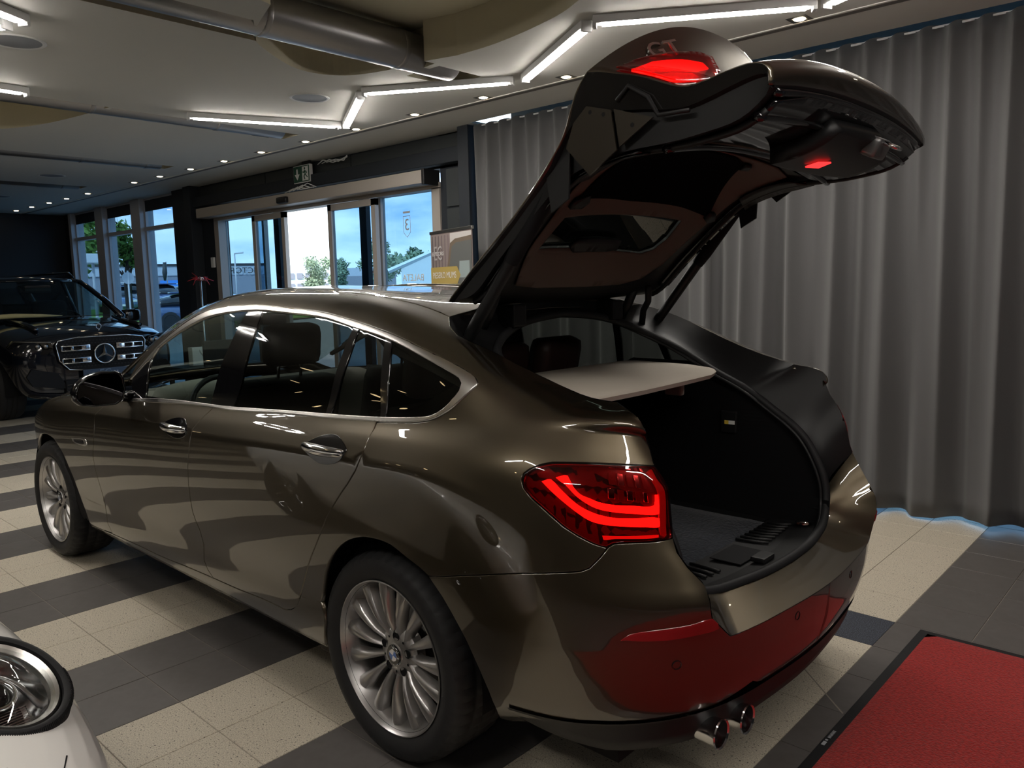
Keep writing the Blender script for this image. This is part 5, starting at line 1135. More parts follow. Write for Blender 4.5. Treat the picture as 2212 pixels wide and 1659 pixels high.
# number plate recess handle and boot release housing, latch, red marker lamp
def tgpt(s_,y,off=0,kind='inn'):
    p=TG(kind,[s_],[y])[0]; a=TG(kind,[min(s_+.01,1)],[y])[0]-TG(kind,[max(s_-.01,0)],[y])[0]; b_=TG(kind,[s_],[y+.01])[0]-TG(kind,[s_],[y-.01])[0]
    nn=np.cross(a,b_); nn/=np.linalg.norm(nn); nn=-nn if nn[2]>0 or (abs(nn[2])<.2 and nn[0]<0) else nn
    return Vector(p+nn*off-np.array([HX,0,HZ]))
tgpoly([(.66,.50),(.70,.54),(.97,.54),(.985,.40),(.985,-.40),(.97,-.54),(.70,-.54),(.66,-.50),(.645,-.2),(.645,.2)],'lower_inner_panel',M['black_gloss'],.010,thick=.012)
tgpoly([(.80,.17),(.86,.20),(.955,.18),(.965,-.15),(.93,-.30),(.84,-.32),(.80,-.20),(.785,0)],'latch_housing',M['black_plastic'],.035,thick=.05)
tgpoly([(.845,.045),(.875,.05),(.885,-.01),(.855,-.02)],'exit_marker_lamp',M['red_glow'],.066,thick=.004)
a=tgpt(.945,-.12,.06); lt=MB(); lt.box((a.x-.03,a.y-.05,a.z-.03),(a.x+.03,a.y+.05,a.z+.02),.012); lt.build('latch',mat('latch_steel',(.20,.20,.20),.35,.8),tgo,True)
lp_=MB(); lp_.tube([(a.x-.02,a.y-.025,a.z-.03),(a.x-.02,a.y-.025,a.z-.065),(a.x-.02,a.y+.025,a.z-.065),(a.x-.02,a.y+.025,a.z-.03)],.006,8); lp_.build('latch_loop',M['chrome'],tgo,True)
# long rolls along the lower tailgate (seal channels)
for s0,of in ((.985,.0),(.93,.012),(.70,.014)):
    pts=[tgpt(s0,y,of) for y in np.linspace(-.55,.55,30)]; MB().tube(pts,.012,8).build('tailgate_channel',M['black_gloss'],tgo,True)
for s in (1,-1):
    pts=[tgpt(t_,s*.535,.012) for t_ in np.linspace(.04,.95,40)]; MB().tube(pts,.010,8).build('tailgate_channel',M['black_plastic'],tgo,True)
    tgpoly([(.10,s*.50),(.64,s*.525),(.64,s*.565),(.10,s*.56)],'side_reinforcement',M['black_gloss'],.010,thick=.006)
    tgpoly([(.42,s*.475),(.60,s*.48),(.66,s*.55),(.60,s*.57),(.40,s*.565)],'inner_cover_plate',M['taupe_trim'] if 0 else M['black_plastic'],.018,thick=.004)
# ---------------------------------------------------------------- struts and hinges
for s in (1,-1):
    yy=.55 if s>0 else .605; a=Vector((-.04,s*yy,1.335)); b_=Vector((-.42,s*yy,1.80)); m_=a.lerp(b_,.55)
    st=MB().tube([a,m_],.021,14).build('tailgate_strut',M['black_plastic'],CAR,True,50)
    MB().tube([m_,a.lerp(b_,.64),b_],[.023,.027,.027],14).build('strut_sleeve',M['black_matte'],st,True,50)
    MB().tube([a+Vector((.02,0,-.02)),a],.026,10).build('strut_ball',M['black_plastic'],st,True)
    MB().box((-.06,s*.30-.035,1.37),(.05,s*.30+.035,1.45),.008).build('hinge',M['black_plastic'],CAR)
    hg=MB(); hg.tube([(.02,s*.42,1.36),(-.02,s*.42,1.42),(-.06,s*.42,1.50)],.02,8); hg.build('hinge_arm',M['black_plastic'],CAR,True)
MB().tube([(-.03,-.52,1.34),(-.05,-.50,1.40),(-.10,-.46,1.44),(-.12,-.43,1.50)],.014,8).build('wiring_gaiter',M['rubber'],CAR,True)
# ------------------------------------------------------------------ lofted car helper
def loft(secs,name,mt,parent=None,sub=1,capf=True,capb=True,angle=50):
    """secs: [(x,[(y,z)...])] half sections bottom centre -> top centre"""
    V=[];k=len(secs[0][1]); full=[]
    for x,h in secs:
        row=[(x,y,z) for y,z in h]+[(x,-y,z) for y,z in h[::-1] if y>1e-6]; full.append(row)
    n=len(full[0]); 
    for r in full: V+=r
    F=[(i*n+j,i*n+(j+1)%n,(i+1)*n+(j+1)%n,(i+1)*n+j) for i in range(len(full)-1) for j in range(n)]
    if capf: F.append(tuple(range(n))[::-1])
    if capb: F.append(tuple((len(full)-1)*n+j for j in range(n)))
    o=MB().add(V,F).build(name,mt,parent,True)
    if sub: subsurf(o,sub)
    return o
def sec(w,zb,zt,ws=1,top=.62,zs=None):
    zs=zs or zt-.09
    return [(0,zb),(w*.72,zb),(w*.93,zb+.07),(w,zb+(zt-zb)*.35),(w*1.0,zb+(zt-zb)*.62),(w*.97,zs),(w*top,zt-.005),(0,zt)]
# ------------------------------------------------------------------ black SUV behind, facing the camera
SUV=empty('suv',(8.41,-1.355,0),math.radians(2.1)); tag(SUV,'large glossy black SUV with chrome star grille facing the camera at far left','car')
BP=M['black_paint']
# body (nose at x=0, towards -x)
secs=[(.03,[(0,.30),(.50,.30),(.66,.36),(.72,.50),(.74,.72),(.74,.88),(.60,.99),(0,1.02)]),
 (.10,[(0,.27),(.60,.27),(.82,.33),(.90,.50),(.93,.72),(.90,.92),(.66,1.04),(0,1.07)]),
 (.28,[(0,.25),(.66,.25),(.90,.32),(.96,.50),(.975,.75),(.955,.97),(.70,1.10),(0,1.13)]),
 (.60,[(0,.25),(.55,.25),(.62,.34),(.985,.80),(1.0,.90),(.97,1.04),(.74,1.145),(0,1.175)]),
 (1.0,[(0,.25),(.55,.25),(.62,.34),(.99,.84),(1.005,.92),(.975,1.07),(.76,1.175),(0,1.205)]),
 (1.36,[(0,.25),(.60,.25),(.85,.34),(.99,.75),(1.0,.90),(.975,1.10),(.80,1.205),(0,1.235)]),
 (1.6,[(0,.25),(.70,.25),(.94,.34),(.985,.65),(.995,.90),(.97,1.12),(.90,1.20),(0,1.21)]),
 (3.6,[(0,.25),(.70,.25),(.94,.34),(.985,.65),(.995,.92),(.97,1.14),(.90,1.20),(0,1.21)]),
 (4.9,[(0,.30),(.70,.30),(.90,.38),(.96,.65),(.97,.92),(.95,1.14),(.88,1.20),(0,1.21)]),
 (5.15,[(0,.40),(.60,.40),(.80,.46),(.86,.65),(.88,.92),(.86,1.10),(.80,1.17),(0,1.2)])]
loft(secs,'body',BP,SUV,2)
hd=MB()
for s in (1,-1): hd.tube([(.30,s*.62,1.115),(.7,s*.60,1.165),(1.2,s*.66,1.215)],[.03,.035,.02],8)
hd.build('hood_crease',BP,SUV,True)
# greenhouse: roof, pillars, panes
roof=[(2.10,[(0,1.70),(.55,1.69),(.62,1.70),(.60,1.735),(.4,1.765),(0,1.78)]),(2.6,[(0,1.74),(.60,1.73),(.69,1.73),(.665,1.775),(.42,1.81),(0,1.825)]),(3.8,[(0,1.75),(.62,1.74),(.70,1.74),(.68,1.785),(.42,1.82),(0,1.83)]),(4.8,[(0,1.70),(.58,1.69),(.66,1.69),(.64,1.73),(.4,1.765),(0,1.78)])]
loft(roof,'roof',BP,SUV,2)
for s in (1,-1):
    MB().tube([(1.30,s*.84,1.20),(1.7,s*.765,1.45),(2.12,s*.645,1.70),(2.5,s*.675,1.735),(4.7,s*.65,1.70)],[.045,.04,.035,.035,.035],8).build('pillar',BP,SUV,True)
    MB().tube([(3.0,s*.86,1.2),(3.05,s*.70,1.73)],.05,8).build('pillar',BP,SUV,True)
    MB().tube([(4.6,s*.86,1.2),(4.7,s*.68,1.70)],.09,8).build('pillar',BP,SUV,True)
    MB().add([(1.55,s*.855,1.21),(3.0,s*.875,1.21),(3.05,s*.70,1.72),(2.15,s*.66,1.69)],[(0,1,2,3)]).build('side_window',M['glass_car'],SUV)
    MB().add([(3.0,s*.875,1.21),(4.6,s*.875,1.21),(4.7,s*.70,1.70),(3.05,s*.70,1.72)],[(0,1,2,3)]).build('side_window',M['glass_dark'],SUV)
    rr=MB(); rr.tube([(2.3,s*.60,1.775),(2.45,s*.60,1.845),(4.4,s*.60,1.845),(4.6,s*.60,1.78)],.017,8); rr.build('roof_rail',M['black_gloss'],SUV,True)
V=[];n=13
for i in range(9):
    t=i/8
    for j in range(n):
        y=-1+2*j/(n-1); w_=.83*(1-t)+.63*t; V.append((1.18+.92*t+.14*y*y*(1-t*.4),y*w_,1.225+.50*t-.015*y*y))
wsn=MB().add(V,[(i*n+j,i*n+j+1,(i+1)*n+j+1,(i+1)*n+j) for i in range(8) for j in range(n-1)]).build('windscreen',M['glass_car'],SUV,True)
cb=MB(); cb.box((1.9,-.85,.5),(5.0,.85,.9)); cb.box((1.55,-.8,1.10),(2.0,.8,1.19),.03); cb.box((2.7,.2,.7),(2.9,.65,1.45),.08); cb.box((2.7,-.65,.7),(2.9,-.2,1.45),.08); cb.box((3.7,-.7,.7),(3.95,.7,1.4),.08); cb.box((4.9,-.8,.8),(4.95,.8,1.65)); cb.build('cabin',M['black_matte'],SUV,True)
MB().tube([(1.95+.08*math.sin(a),-.38+.18*math.cos(a),1.14+.16*math.sin(a)) for a in [2*PI*i/20 for i in range(20)]],.014,6,closed=True).build('steering_wheel',M['black_plastic'],SUV)
MB().box((1.93,-.17,1.56),(1.98,.17,1.66),.03).build('camera_pod',M['black_plastic'],SUV)
MB().box((1.20,-.62,1.232),(1.26,.62,1.242)).build('wiper',M['black_plastic'],SUV)
for s in (1,-1):
    mi=MB(); mi.box((1.50,s*.96,1.12),(1.66,s*1.20,1.30),.05); mi.tube([(1.6,s*.92,1.14),(1.6,s*1.0,1.16)],.03,8); mi.build('side_mirror',M['black_gloss'],SUV,True)
def polyx(pts,x,y0=0,dx=.01): 
    mb=MB(); return mb.prism([(a,b) for a,b in pts],x,x+dx,'x')
# grille
gr=[(-.53,.93),(-.50,.98),(-.3,1.01),(.3,1.01),(.50,.98),(.53,.93),(.50,.74),(.40,.63),(.2,.605),(-.2,.605),(-.40,.63),(-.50,.74)]
g=polyx(gr,-.005,dx=.03).build('grille',M['black_matte'],SUV)
MB().tube([(-.012,a,b) for a,b in gr],.007,6,closed=True).build('grille_frame',M['chrome'],g,True)
mesh_=MB()
for i in range(-12,13):
    for j in range(-6,7):
        y=i*.040+(j%2)*.02; z=.81+j*.031
        if abs(y)<.46-(max(0,.74-z))*.7 and .64<z<.98: mesh_.box((-.012,y-.014,z-.003),(-.008,y+.014,z+.003)); mesh_.box((-.012,y-.002,z-.012),(-.008,y+.002,z+.012))
tag(mesh_.build('grille_mesh',M['black_plastic'],g),kind='stuff')
for s in (1,-1):
    for z in (.885,.735):
        lv=MB(); y0,y1=s*.155,s*.485
        lv.box((-.05,y0,z+.022),(-.02,y1,z+.034),.003); lv.box((-.05,y0,z-.034),(-.02,y1,z-.022),.003); lv.box((-.05,y1-s*.012,z-.034),(-.02,y1,z+.034),.003); lv.box((-.048,y0,z-.034),(-.02,y0+s*.10,z+.034),.003); lv.box((-.046,y0+s*.19,z-.03),(-.02,y0+s*.22,z+.03),.003)
        lv.build('grille_louvre',M['chrome'],g,True)
sc_=.80
st=MB(); st.tube([(-.065,.118*math.cos(a),sc_+.118*math.sin(a)) for a in [2*PI*i/48 for i in range(48)]],.0095,8,closed=True); 
star=st.build('star_badge',M['chrome'],SUV,True)
sp=MB()
for k in range(3):
    a=PI/2+2*PI*k/3; ca,sa=math.cos(a),math.sin(a); pa,pb=-sa,ca
    sp.add([(-.072,.0+pa*.021,sc_+pb*.021),(-.072,-pa*.021,sc_-pb*.021),(-.068,ca*.116,sc_+sa*.116),(-.092,0,sc_)],[(0,3,2),(3,1,2),(0,2,1)])
sp.build('star',M['chrome'],star)
MB().lathe([(0,-.058),(.112,-.058)],(0,0,sc_),'x',40).build('badge_disc',M['black_gloss'],star)
hb_=MB(); hb_.tube([(.06,0,1.07),(.05,0,1.10)],.008,8); hb_.tube([(.05,.03*math.cos(a),1.13+.03*math.sin(a)) for a in [2*PI*i/20 for i in range(20)]],.004,6,closed=True); hb_.build('hood_ornament',M['chrome'],SUV,True)
# headlamps
for s in (1,-1):
    pl=[(s*.58,.98),(s*.90,1.0),(s*.95,.93),(s*.90,.84),(s*.62,.83),(s*.56,.90)]
    V=[(.0+.0*abs(a)+(.30*(max(0,abs(a)-.56)/.4)**1.6)-.012,a,b) for a,b in pl]
    hl=MB(); V2=[(x+.05,a,b) for x,a,b in V]; hl.add(V+V2,[tuple(range(6)),tuple(range(6,12))]+[(i,(i+1)%6,6+(i+1)%6,6+i) for i in range(6)])
    h=hl.build('headlamp',M['black_gloss'],SUV)
    for k in range(4):
        y=s*(.63+.075*k); x=.30*(max(0,abs(y)-.56)/.4)**1.6-.02
        MB().lathe([(0,-.004),(.022,-.003),(.026,.004)],(x,y,.925),'x',14).build('projector',M['disc'],h,True)
    MB().tube([(V[0][0]-.006,V[0][1],V[0][2]-.01),(V[1][0]-.006,V[1][1],V[1][2]-.012),(V[2][0]-.004,V[2][1],V[2][2])],.005,6).build('light_guide',M['disc'],h,True)
    bi=MB(); bi.prism([(s*.42,.40),(s*.80,.46),(s*.86,.58),(s*.80,.66),(s*.52,.60)],-.005+.02,.05,'x'); bi_=bi.build('side_intake',M['black_matte'],SUV)
    for z in (.48,.54,.60): MB().tube([(.02,s*.50,z-.01),(.05,s*.66,z),(.10,s*.80,z+.005)],.006,5).build('intake_slat',M['black_gloss'],bi_,True)
lw=MB(); lw.box((-.0,-.45,.33),(.05,.45,.50),.01); lw.build('lower_intake',M['black_matte'],SUV)
for z in (.36,.40,.44): MB().box((-.012,-.44,z),(.0,.44,z+.010)).build('intake_slat',M['black_gloss'],SUV)
MB().tube([(.06,-.85,.36),(-.02,-.6,.30),(-.03,0,.285),(-.02,.6,.30),(.06,.85,.36)],.014,8).build('lower_trim',M['black_gloss'],SUV,True)
pt=MB().box((-.045,-.26,.505),(-.030,.26,.615),.004).build('number_plate',M['plate'],SUV)
MX=lambda x,y,z: Matrix.Translation((x,y,z))@Matrix(((0,0,-1,0),(-1,0,0,0),(0,1,0,0),(0,0,0,1)))
text_mesh('ELITE CARS',.050,.001,M['greyword'],'plate_lettering',pt,space=1.25,M4=MX(-.0475,0,.556))
text_mesh('EC',.12,.0008,mat('plate_monogram',(.10,.15,.22),.5),'plate_monogram',pt,M4=MX(-.0462,0,.560))
for xc in (.92,4.05):
    for s in (1,-1):
        build_wheel(SUV,(xc,s*.985,.39),s,mats=M['black_gloss'],spokes=10,R=.39,rim=.285,w=.28,detail=False)
        MB().lathe([(.44,0),(.45,-.30*s),(.2,-.32*s)],(xc,s*.96,.40),'y',36,math.radians(-10),math.radians(190)).build('arch_liner',M['black_matte'],SUV)
yr=MB().tube([(9.52,-.30,1.245),(9.46,-.62,1.272),(9.47,-.30+.6,1.30),(9.50,.05,1.29)],.03,8)
# pale yellow roll over the cowl of the SUV
V=[];n=14
pts=[Vector((9.60,-1.32,1.252)),Vector((9.53,-1.05,1.262)),Vector((9.50,-.75,1.272)),Vector((9.54,-.45,1.262)),Vector((9.58,-.18,1.235)),Vector((9.52,.05,1.20))]
o=MB().tube(pts,[.006,.022,.03,.032,.03,.012],10).build('cloth_roll',mat('yellow_cloth',(.55,.47,.22),.8),None,True)
tag(o,'pale yellow rolled cloth lying across the base of the windscreen of the black SUV','cloth')
# ------------------------------------------------------------------ white coupe, lower left corner
CP=empty('coupe',(-0.652,2.614,0),math.radians(8)); tag(CP,'white sports car whose round headlamp fills the lower left corner','car')
WP=M['white_paint']
def cw(x): return None
secs=[(.0,[(0,.22),(.30,.22),(.48,.26),(.56,.34),(.58,.44),(.52,.53),(.34,.58),(0,.60)]),
 (.10,[(0,.16),(.45,.16),(.68,.22),(.76,.34),(.77,.47),(.70,.58),(.48,.645),(0,.66)]),
 (.28,[(0,.14),(.55,.14),(.78,.20),(.85,.34),(.865,.50),(.80,.63),(.56,.685),(0,.70)]),
 (.55,[(0,.14),(.55,.14),(.60,.22),(.885,.56),(.90,.62),(.83,.735),(.60,.745),(0,.75)]),
 (.95,[(0,.14),(.55,.14),(.60,.22),(.90,.64),(.905,.68),(.85,.79),(.62,.79),(0,.81)]),
 (1.30,[(0,.14),(.60,.14),(.82,.22),(.89,.45),(.905,.68),(.86,.81),(.66,.84),(0,.87)]),
 (2.6,[(0,.14),(.65,.14),(.84,.20),(.89,.45),(.90,.70),(.86,.83),(.74,.88),(0,.90)]),
 (3.6,[(0,.18),(.6,.18),(.7,.3),(.92,.62),(.93,.72),(.88,.84),(.70,.90),(0,.93)]),
 (4.2,[(0,.26),(.6,.26),(.75,.32),(.80,.5),(.80,.66),(.74,.78),(.55,.84),(0,.86)])]
cbody=loft(secs,'body',WP,CP,2)
gh=[(1.25,[(0,.84),(.45,.84),(.70,.84),(.71,.845),(.66,.85),(0,.86)]),(1.9,[(0,1.0),(.35,1.0),(.60,1.0),(.60,1.10),(.50,1.20),(0,1.24)]),(2.6,[(0,1.0),(.35,1.0),(.60,1.0),(.60,1.15),(.50,1.25),(0,1.30)]),(3.9,[(0,.80),(.35,.80),(.50,.80),(.50,.86),(.40,.88),(0,.90)])]
loft(gh,'greenhouse',M['black_gloss'],CP,2)
for xc in (.78,3.15):
    for s in (1,-1): build_wheel(CP,(xc,s*.875,.33),s,mats=M['black_gloss'],spokes=10,R=.33,rim=.25,w=.23,detail=False)
# oval headlamp on the left front fender (towards -y in the room)
bpy.context.view_layer.update(); dg_=bpy.context.evaluated_depsgraph_get(); ev_=cbody.evaluated_get(dg_)
def bhit(x,y):
    ok_,loc_,nor_,_i=ev_.ray_cast(Vector((x,y,2)),Vector((0,0,-1))); return loc_.copy(),nor_.copy()
lamps=[]
for sy in (-1,1):
    loc_,nor_=bhit(.475,sy*.715); f_=(nor_*.72+Vector((-.62,-.05 if sy<0 else .05,.55)).normalized()*.28).normalized()
    u_=(Vector((.55,.0,.8))-f_*Vector((.55,.0,.8)).dot(f_)).normalized(); lamps.append((loc_+f_*.014,f_,u_,f_.cross(u_)))
noz,nn_=bhit(.235,-.62)
seam=[bhit(.50+.02*k,-.835-.004*k)[0] for k in range(6)]+[bhit(.58+.03*k,-.845)[0] for k in range(4)]
seam2=[bhit(x,y)[0] for x,y in ((.26,-.74),(.20,-.70),(.15,-.62),(.13,-.50),(.12,-.35),(.11,0))]
# cut the lamp openings out of the body skin
me_=bpy.data.meshes.new_from_object(ev_); cbody.modifiers.clear(); cbody.data=me_
bm=bmesh.new(); bm.from_mesh(me_)
for it in range(3):
    es=set()
    for hc_,ff,uu_,rr_ in lamps:
        for fc in bm.faces:
            d_=fc.calc_center_median()-hc_
            if d_.length<.26 and fc.calc_area()>.00012: es.update(fc.edges)
    bmesh.ops.subdivide_edges(bm,edges=list(es),cuts=1,use_grid_fill=True)
kill=[]
for fc in bm.faces:
    for hc_,ff,uu_,rr_ in lamps:
        d_=fc.calc_center_median()-hc_
        if abs(d_.dot(ff))<.12 and (d_.dot(rr_)/.120)**2+(d_.dot(uu_)/.148)**2<1: kill.append(fc); break
bmesh.ops.delete(bm,geom=kill,context='FACES'); bm.to_mesh(me_); bm.free(); me_.shade_smooth()
CL=glassmat('clear_lens',(.93,.95,.95),0,1.5)
for HC,f_,u_,r_ in lamps:
    def lamp_ring(prof,name,mt,parent,ax=.104,ay=.134,n=64):
        V=[];m_=len(prof)
        for i in range(n):
            a=2*PI*i/n
            for k,h in prof: V.append(HC+r_*(math.cos(a)*(ax+k))+u_*(math.sin(a)*(ay+k))+f_*h)
        F=[]
        for i in range(n):
            i2=(i+1)%n
            for j in range(m_-1): F.append((i*m_+j,i*m_+j+1,i2*m_+j+1,i2*m_+j))
        return MB().add(V,F).build(name,mt,parent,True,45)
    HLP=lamp_ring([(.030,-.09),(.024,.0),(.017,.008),(.010,.009),(.004,.006),(.002,-.02)],'headlamp',M['rubber'],CP)
    nr=MB()
    for i in range(110):
        a=-PI*.95+PI*1.1*i/110; p=HC+r_*(math.cos(a)*.128)+u_*(math.sin(a)*.158); q=HC+r_*(math.cos(a)*.121)+u_*(math.sin(a)*.151); nr.tube([p+f_*.002,q+f_*.0095],.0014,4)
    tag(nr.build('seal_ribs',M['rubber'],HLP),kind='stuff')
    lamp_ring([(.002,-.006),(-.004,.004),(-.018,-.006),(-.020,-.020)],'chrome_bezel',M['satin'],HLP)
    lamp_ring([(-.020,-.020),(-.036,-.060),(-.050,-.080)],'reflector_bowl',M['chrome'],HLP)
    lamp_ring([(-.1035,-.088),(-.08,-.086),(-.050,-.080)],'bowl_floor',M['black_gloss'],HLP)
    lamp_ring([(-.1035,.042),(-.095,.040),(-.075,.034),(-.048,.020),(-.025,.006),(-.004,-.004)],'lamp_lens',CL,HLP)
    pc=lambda a,r_in,h: HC+r_*(r_in*math.cos(a)-.010)+u_*(r_in*math.sin(a)+.026)+f_*h
    MB().tube([pc(2*PI*i/28,.044,-.055) for i in range(28)],.006,6,closed=True).build('projector_ring',M['chrome'],HLP,True)
    V=[pc(2*PI*i/24,.039,-.05) for i in range(24)]
    MB().add(V+[HC+r_*(-.010)+u_*.026+f_*(-.02)],[(i,(i+1)%24,24) for i in range(24)]).build('projector_lens',M['black_gloss'],HLP,True)
    db=MB()
    for a,b in (((.030,.085),(.056,.022)),((.054,.008),(.034,-.070))): db.tube([HC+r_*a[0]+u_*a[1]+f_*-.04,HC+r_*b[0]+u_*b[1]+f_*-.04],.006,8)
    db.build('daylight_bar',M['white'],HLP,True)
    fl_=MB()
    for i in range(14):
        yy=-.018-.0068*i; w_=math.sqrt(max(.0,1-(yy/.115)**2))*.078
        fl_.tube([HC+r_*(-w_)+u_*yy+f_*(-.070),HC+r_*w_+u_*yy+f_*(-.070)],.0011,4)
    fl_.build('reflector_flute',M['chrome'],HLP)
MB().tube([noz,noz+nn_*.014],[.014,.010],12).build('washer_nozzle',M['chrome'],CP,True)
MB().tube(seam,.0018,5).build('panel_seam',M['black_matte'],CP); MB().tube(seam2,.0018,5).build('panel_seam',M['black_matte'],CP)
# ------------------------------------------------------------------ red carpet
cx0,cx1,cy0,cy1=-3.4,-1.012,-1.182,2.0
b=MB().box((cx0,cy0,0),(cx1,cy1,.006),.002).build('entrance_mat',M['rubber']); tag(b,'red pile entrance mat with a black rubber border at lower right','mat')
mr=mat('red_pile',(.26,.012,.012),.95,0,.15,sheen=.15,bump=(150,1,.01),noise=(90,(.45,.022,.018),.35,.65))
nx,ny=60,80; xs=np.linspace(cx0+.035,cx1-.035,nx); ys=np.linspace(cy0+.03,cy1-.03,ny); rnd=np.random.RandomState(4)
V=[(x,y,.0115+.0012*rnd.rand() if 0<i<nx-1 and 0<j<ny-1 else .006) for i,x in enumerate(xs) for j,y in enumerate(ys)]
mk('red_pile',V,[(i*ny+j,(i+1)*ny+j,(i+1)*ny+j+1,i*ny+j+1) for i in range(nx-1) for j in range(ny-1)],mr,b,True)
lb=MB()
for k in range(7): lb.box((-1.030,-.165+.008*k,.0062),(-1.020,-.161+.008*k,.0066))
lb.box((-1.030,-.085,.0062),(-1.019,-.060,.0066)); lb.box((-1.028,-.10,.0062),(-1.020,-.092,.0066)); lb.build('border_print',M['greyword'],b)
# ------------------------------------------------------------------ roll-up poster
a=Vector((3.80,-2.80,0)); bq=Vector((3.20,-2.62,0)); RU=empty('rollup_banner',(a+bq)/2,math.atan2((bq-a).y,(bq-a).x)); tag(RU,'roll-up banner with a brown car photograph and a gold arrow reading PIESEKO MUMS','banner')
wd=.425
MB().box((-wd,-.005,.08),(wd,.005,2.02)).build('print',mat('banner_mauve',(.26,.21,.20),.6,noise=None),RU)
MB().box((-wd-.01,-.012,2.02),(wd+.01,.016,2.05),.004).build('top_rail',M['satin'],RU); MB().box((-wd-.03,-.09,0),(wd+.03,.09,.08),.02).build('base_cassette',M['satin'],RU)
bn=lambda n_,c_:mat(n_,c_,.6)
# which side faces the camera: local -y or +y
fs=1 if ((CAMPOS[0]-RU.location.x)*-math.sin(RU.rotation_euler.z)+(CAMPOS[1]-RU.location.y)*math.cos(RU.rotation_euler.z))>0 else -1
def flat(poly,z,name,m_): 
    mb=MB(); y=fs*(.006+z*.0008); mb.add([(p[0],y,p[1]) for p in poly],[tuple(range(len(poly)))]); return mb.build(name,m_,RU,fix=False)
# left in view
lx=-1 if fs>0 else 1
lx=1 if (Rn@np.array([math.cos(RU.rotation_euler.z),math.sin(RU.rotation_euler.z),0]))[0]<0 else -1    # lx*wd is the left edge seen from the camera
def X(t): return lx*wd*(1-2*t)     # t 0 left .. 1 right
for k,t in enumerate((.04,.12,.20,.28,.36,.44)): flat([(X(t),.5),(X(t+.025),.5),(X(t+.025),2.0),(X(t),2.0)],1,'print_drape',bn('print_stripe_%d'%k,(.10+.02*k,.08+.015*k,.085+.015*k)))
flat([(X(.50),1.60),(X(1),1.60),(X(1),2.01),(X(.50),2.01)],1,'print_wall',bn('print_wall',(.55,.52,.50)))
flat([(X(.34),1.46),(X(.42),1.70),(X(.50),1.92),(X(.62),1.955),(X(1),1.97),(X(1),1.46)],2,'print_car_roof',bn('print_car_body',(.16,.12,.085)))
flat([(X(.40),1.54),(X(.47),1.70),(X(.54),1.885),(X(.64),1.92),(X(1),1.93),(X(1),1.54)],3,'print_car_window',bn('print_car_glass',(.12,.125,.12)))
flat([(X(.70),1.60),(X(.95),1.60),(X(.95),1.75),(X(.72),1.75)],4,'print_reflection',bn('print_reflection',(.30,.36,.36)))
flat([(X(.24),1.02),(X(.22),1.20),(X(.30),1.36),(X(.50),1.45),(X(1),1.50),(X(1),1.0)],4,'print_car_hood',bn('print_car_hood',(.24,.185,.14)))
flat([(X(.34),1.27),(X(.60),1.32),(X(1),1.30),(X(1),1.25),(X(.60),1.27)],5,'print_highlight',bn('print_highlight',(.50,.38,.24)))
flat([(X(.22),1.22),(X(.27),1.42),(X(.31),1.42),(X(.36),1.22),(X(.29),1.34)],5,'print_mirror',bn('print_mirror',(.03,.03,.03)))
flat([(X(.0),1.545),(X(.66),1.545),(X(.74),1.625),(X(.66),1.705),(X(0),1.705)],6,'print_arrow',bn('print_gold',(.46,.34,.10)))
def btext(t,size,tx,z,name,m_,sx=1,sp=1):
    e=Vector((-lx,0,0)); up=Vector((0,0,1)); nrm=e.cross(up); mm=Matrix((e,up,nrm)).transposed().to_4x4(); mm.translation=Vector((X(tx),fs*.0125,z)); return text_mesh(t,size,.0004,m_,name,RU,sx=sx,space=sp,M4=mm)
btext('PIESEKO MUMS',.082,.345,1.625,'print_lettering',M['white'],.92)
btext('EC',.19,.20,1.83,'print_monogram',mat('print_pale',(.45,.42,.42),.6),.8)
btext('ELITE CARS',.052,.20,1.83,'print_lettering',M['white'],.95)
# ------------------------------------------------------------------ ribbon stand, desk with hand sculpture
T=empty('ribbon_stand',(7.88,-2.42,0)); tag(T,'thin steel post topped with a red ribbon beside the dark pier','post')
MB().tube([(0,0,.02),(0,0,1.68)],.012,10).build('post',M['satin'],T,True); MB().lathe([(0,.03),(.14,.012),(.15,0)],(0,0,0),'z',28).build('base',M['satin'],T,True)
rb_=MB()
for k in range(12):
    a=2*PI*k/12; r=.10+.03*(k%3); rb_.tube([(0,0,1.67),(.5*r*math.cos(a),.5*r*math.sin(a),1.69+.02*(k%2)),(r*math.cos(a),r*math.sin(a),1.66+.05*math.sin(3*a))],[.010,.008,.003],5)
rb_.tube([(0,0,1.68),(.12,0,1.73),(.22,.0,1.77)],.005,5); rb_.build('red_ribbon',mat('red_ribbon',(.35,.01,.02),.4),T,True)
MB().tube([(-.05,0,1.69),(.05,0,1.69)],.022,10).build('reel',M['white'],T,True)
DK=empty('reception_desk',(6.0,-1.62,0)); tag(DK,'small dark desk beyond the car, seen through the front side window','desk')
MB().box((-.55,-.32,.70),(.55,.32,.735),.006).build('desk_top',M['wall_panel'],DK)
for a in (-.5,.5):
    for b in (-.27,.27): MB().box((a-.02,b-.02,0),(a+.02,b+.02,.70)).build('leg',M['black_plastic'],DK)
HS=empty('hand_sculpture',(6.0,-1.52,.735)); tag(HS,'white upright hand sculpture standing on the desk behind the front side window','sculpture')
def skin(edges,pts,rad,name,mt,parent):
    me=bpy.data.meshes.new(name); me.from_pydata(pts,edges,[]); me.materials.append(mt); o=bpy.data.objects.new(name,me); COL.objects.link(o); o.parent=parent
    md=o.modifiers.new('k','SKIN'); md.use_smooth_shade=True
    for i,r in enumerate(rad): me.skin_vertices[0].data[i].radius=(r,r)
    me.skin_vertices[0].data[0].use_root=True
    subsurf(o,1); return o
pp=[(0,0,0),(0,0,.10),(0,0,.14)]; ed=[(0,1),(1,2)]; rd=[.034,.028,.034]
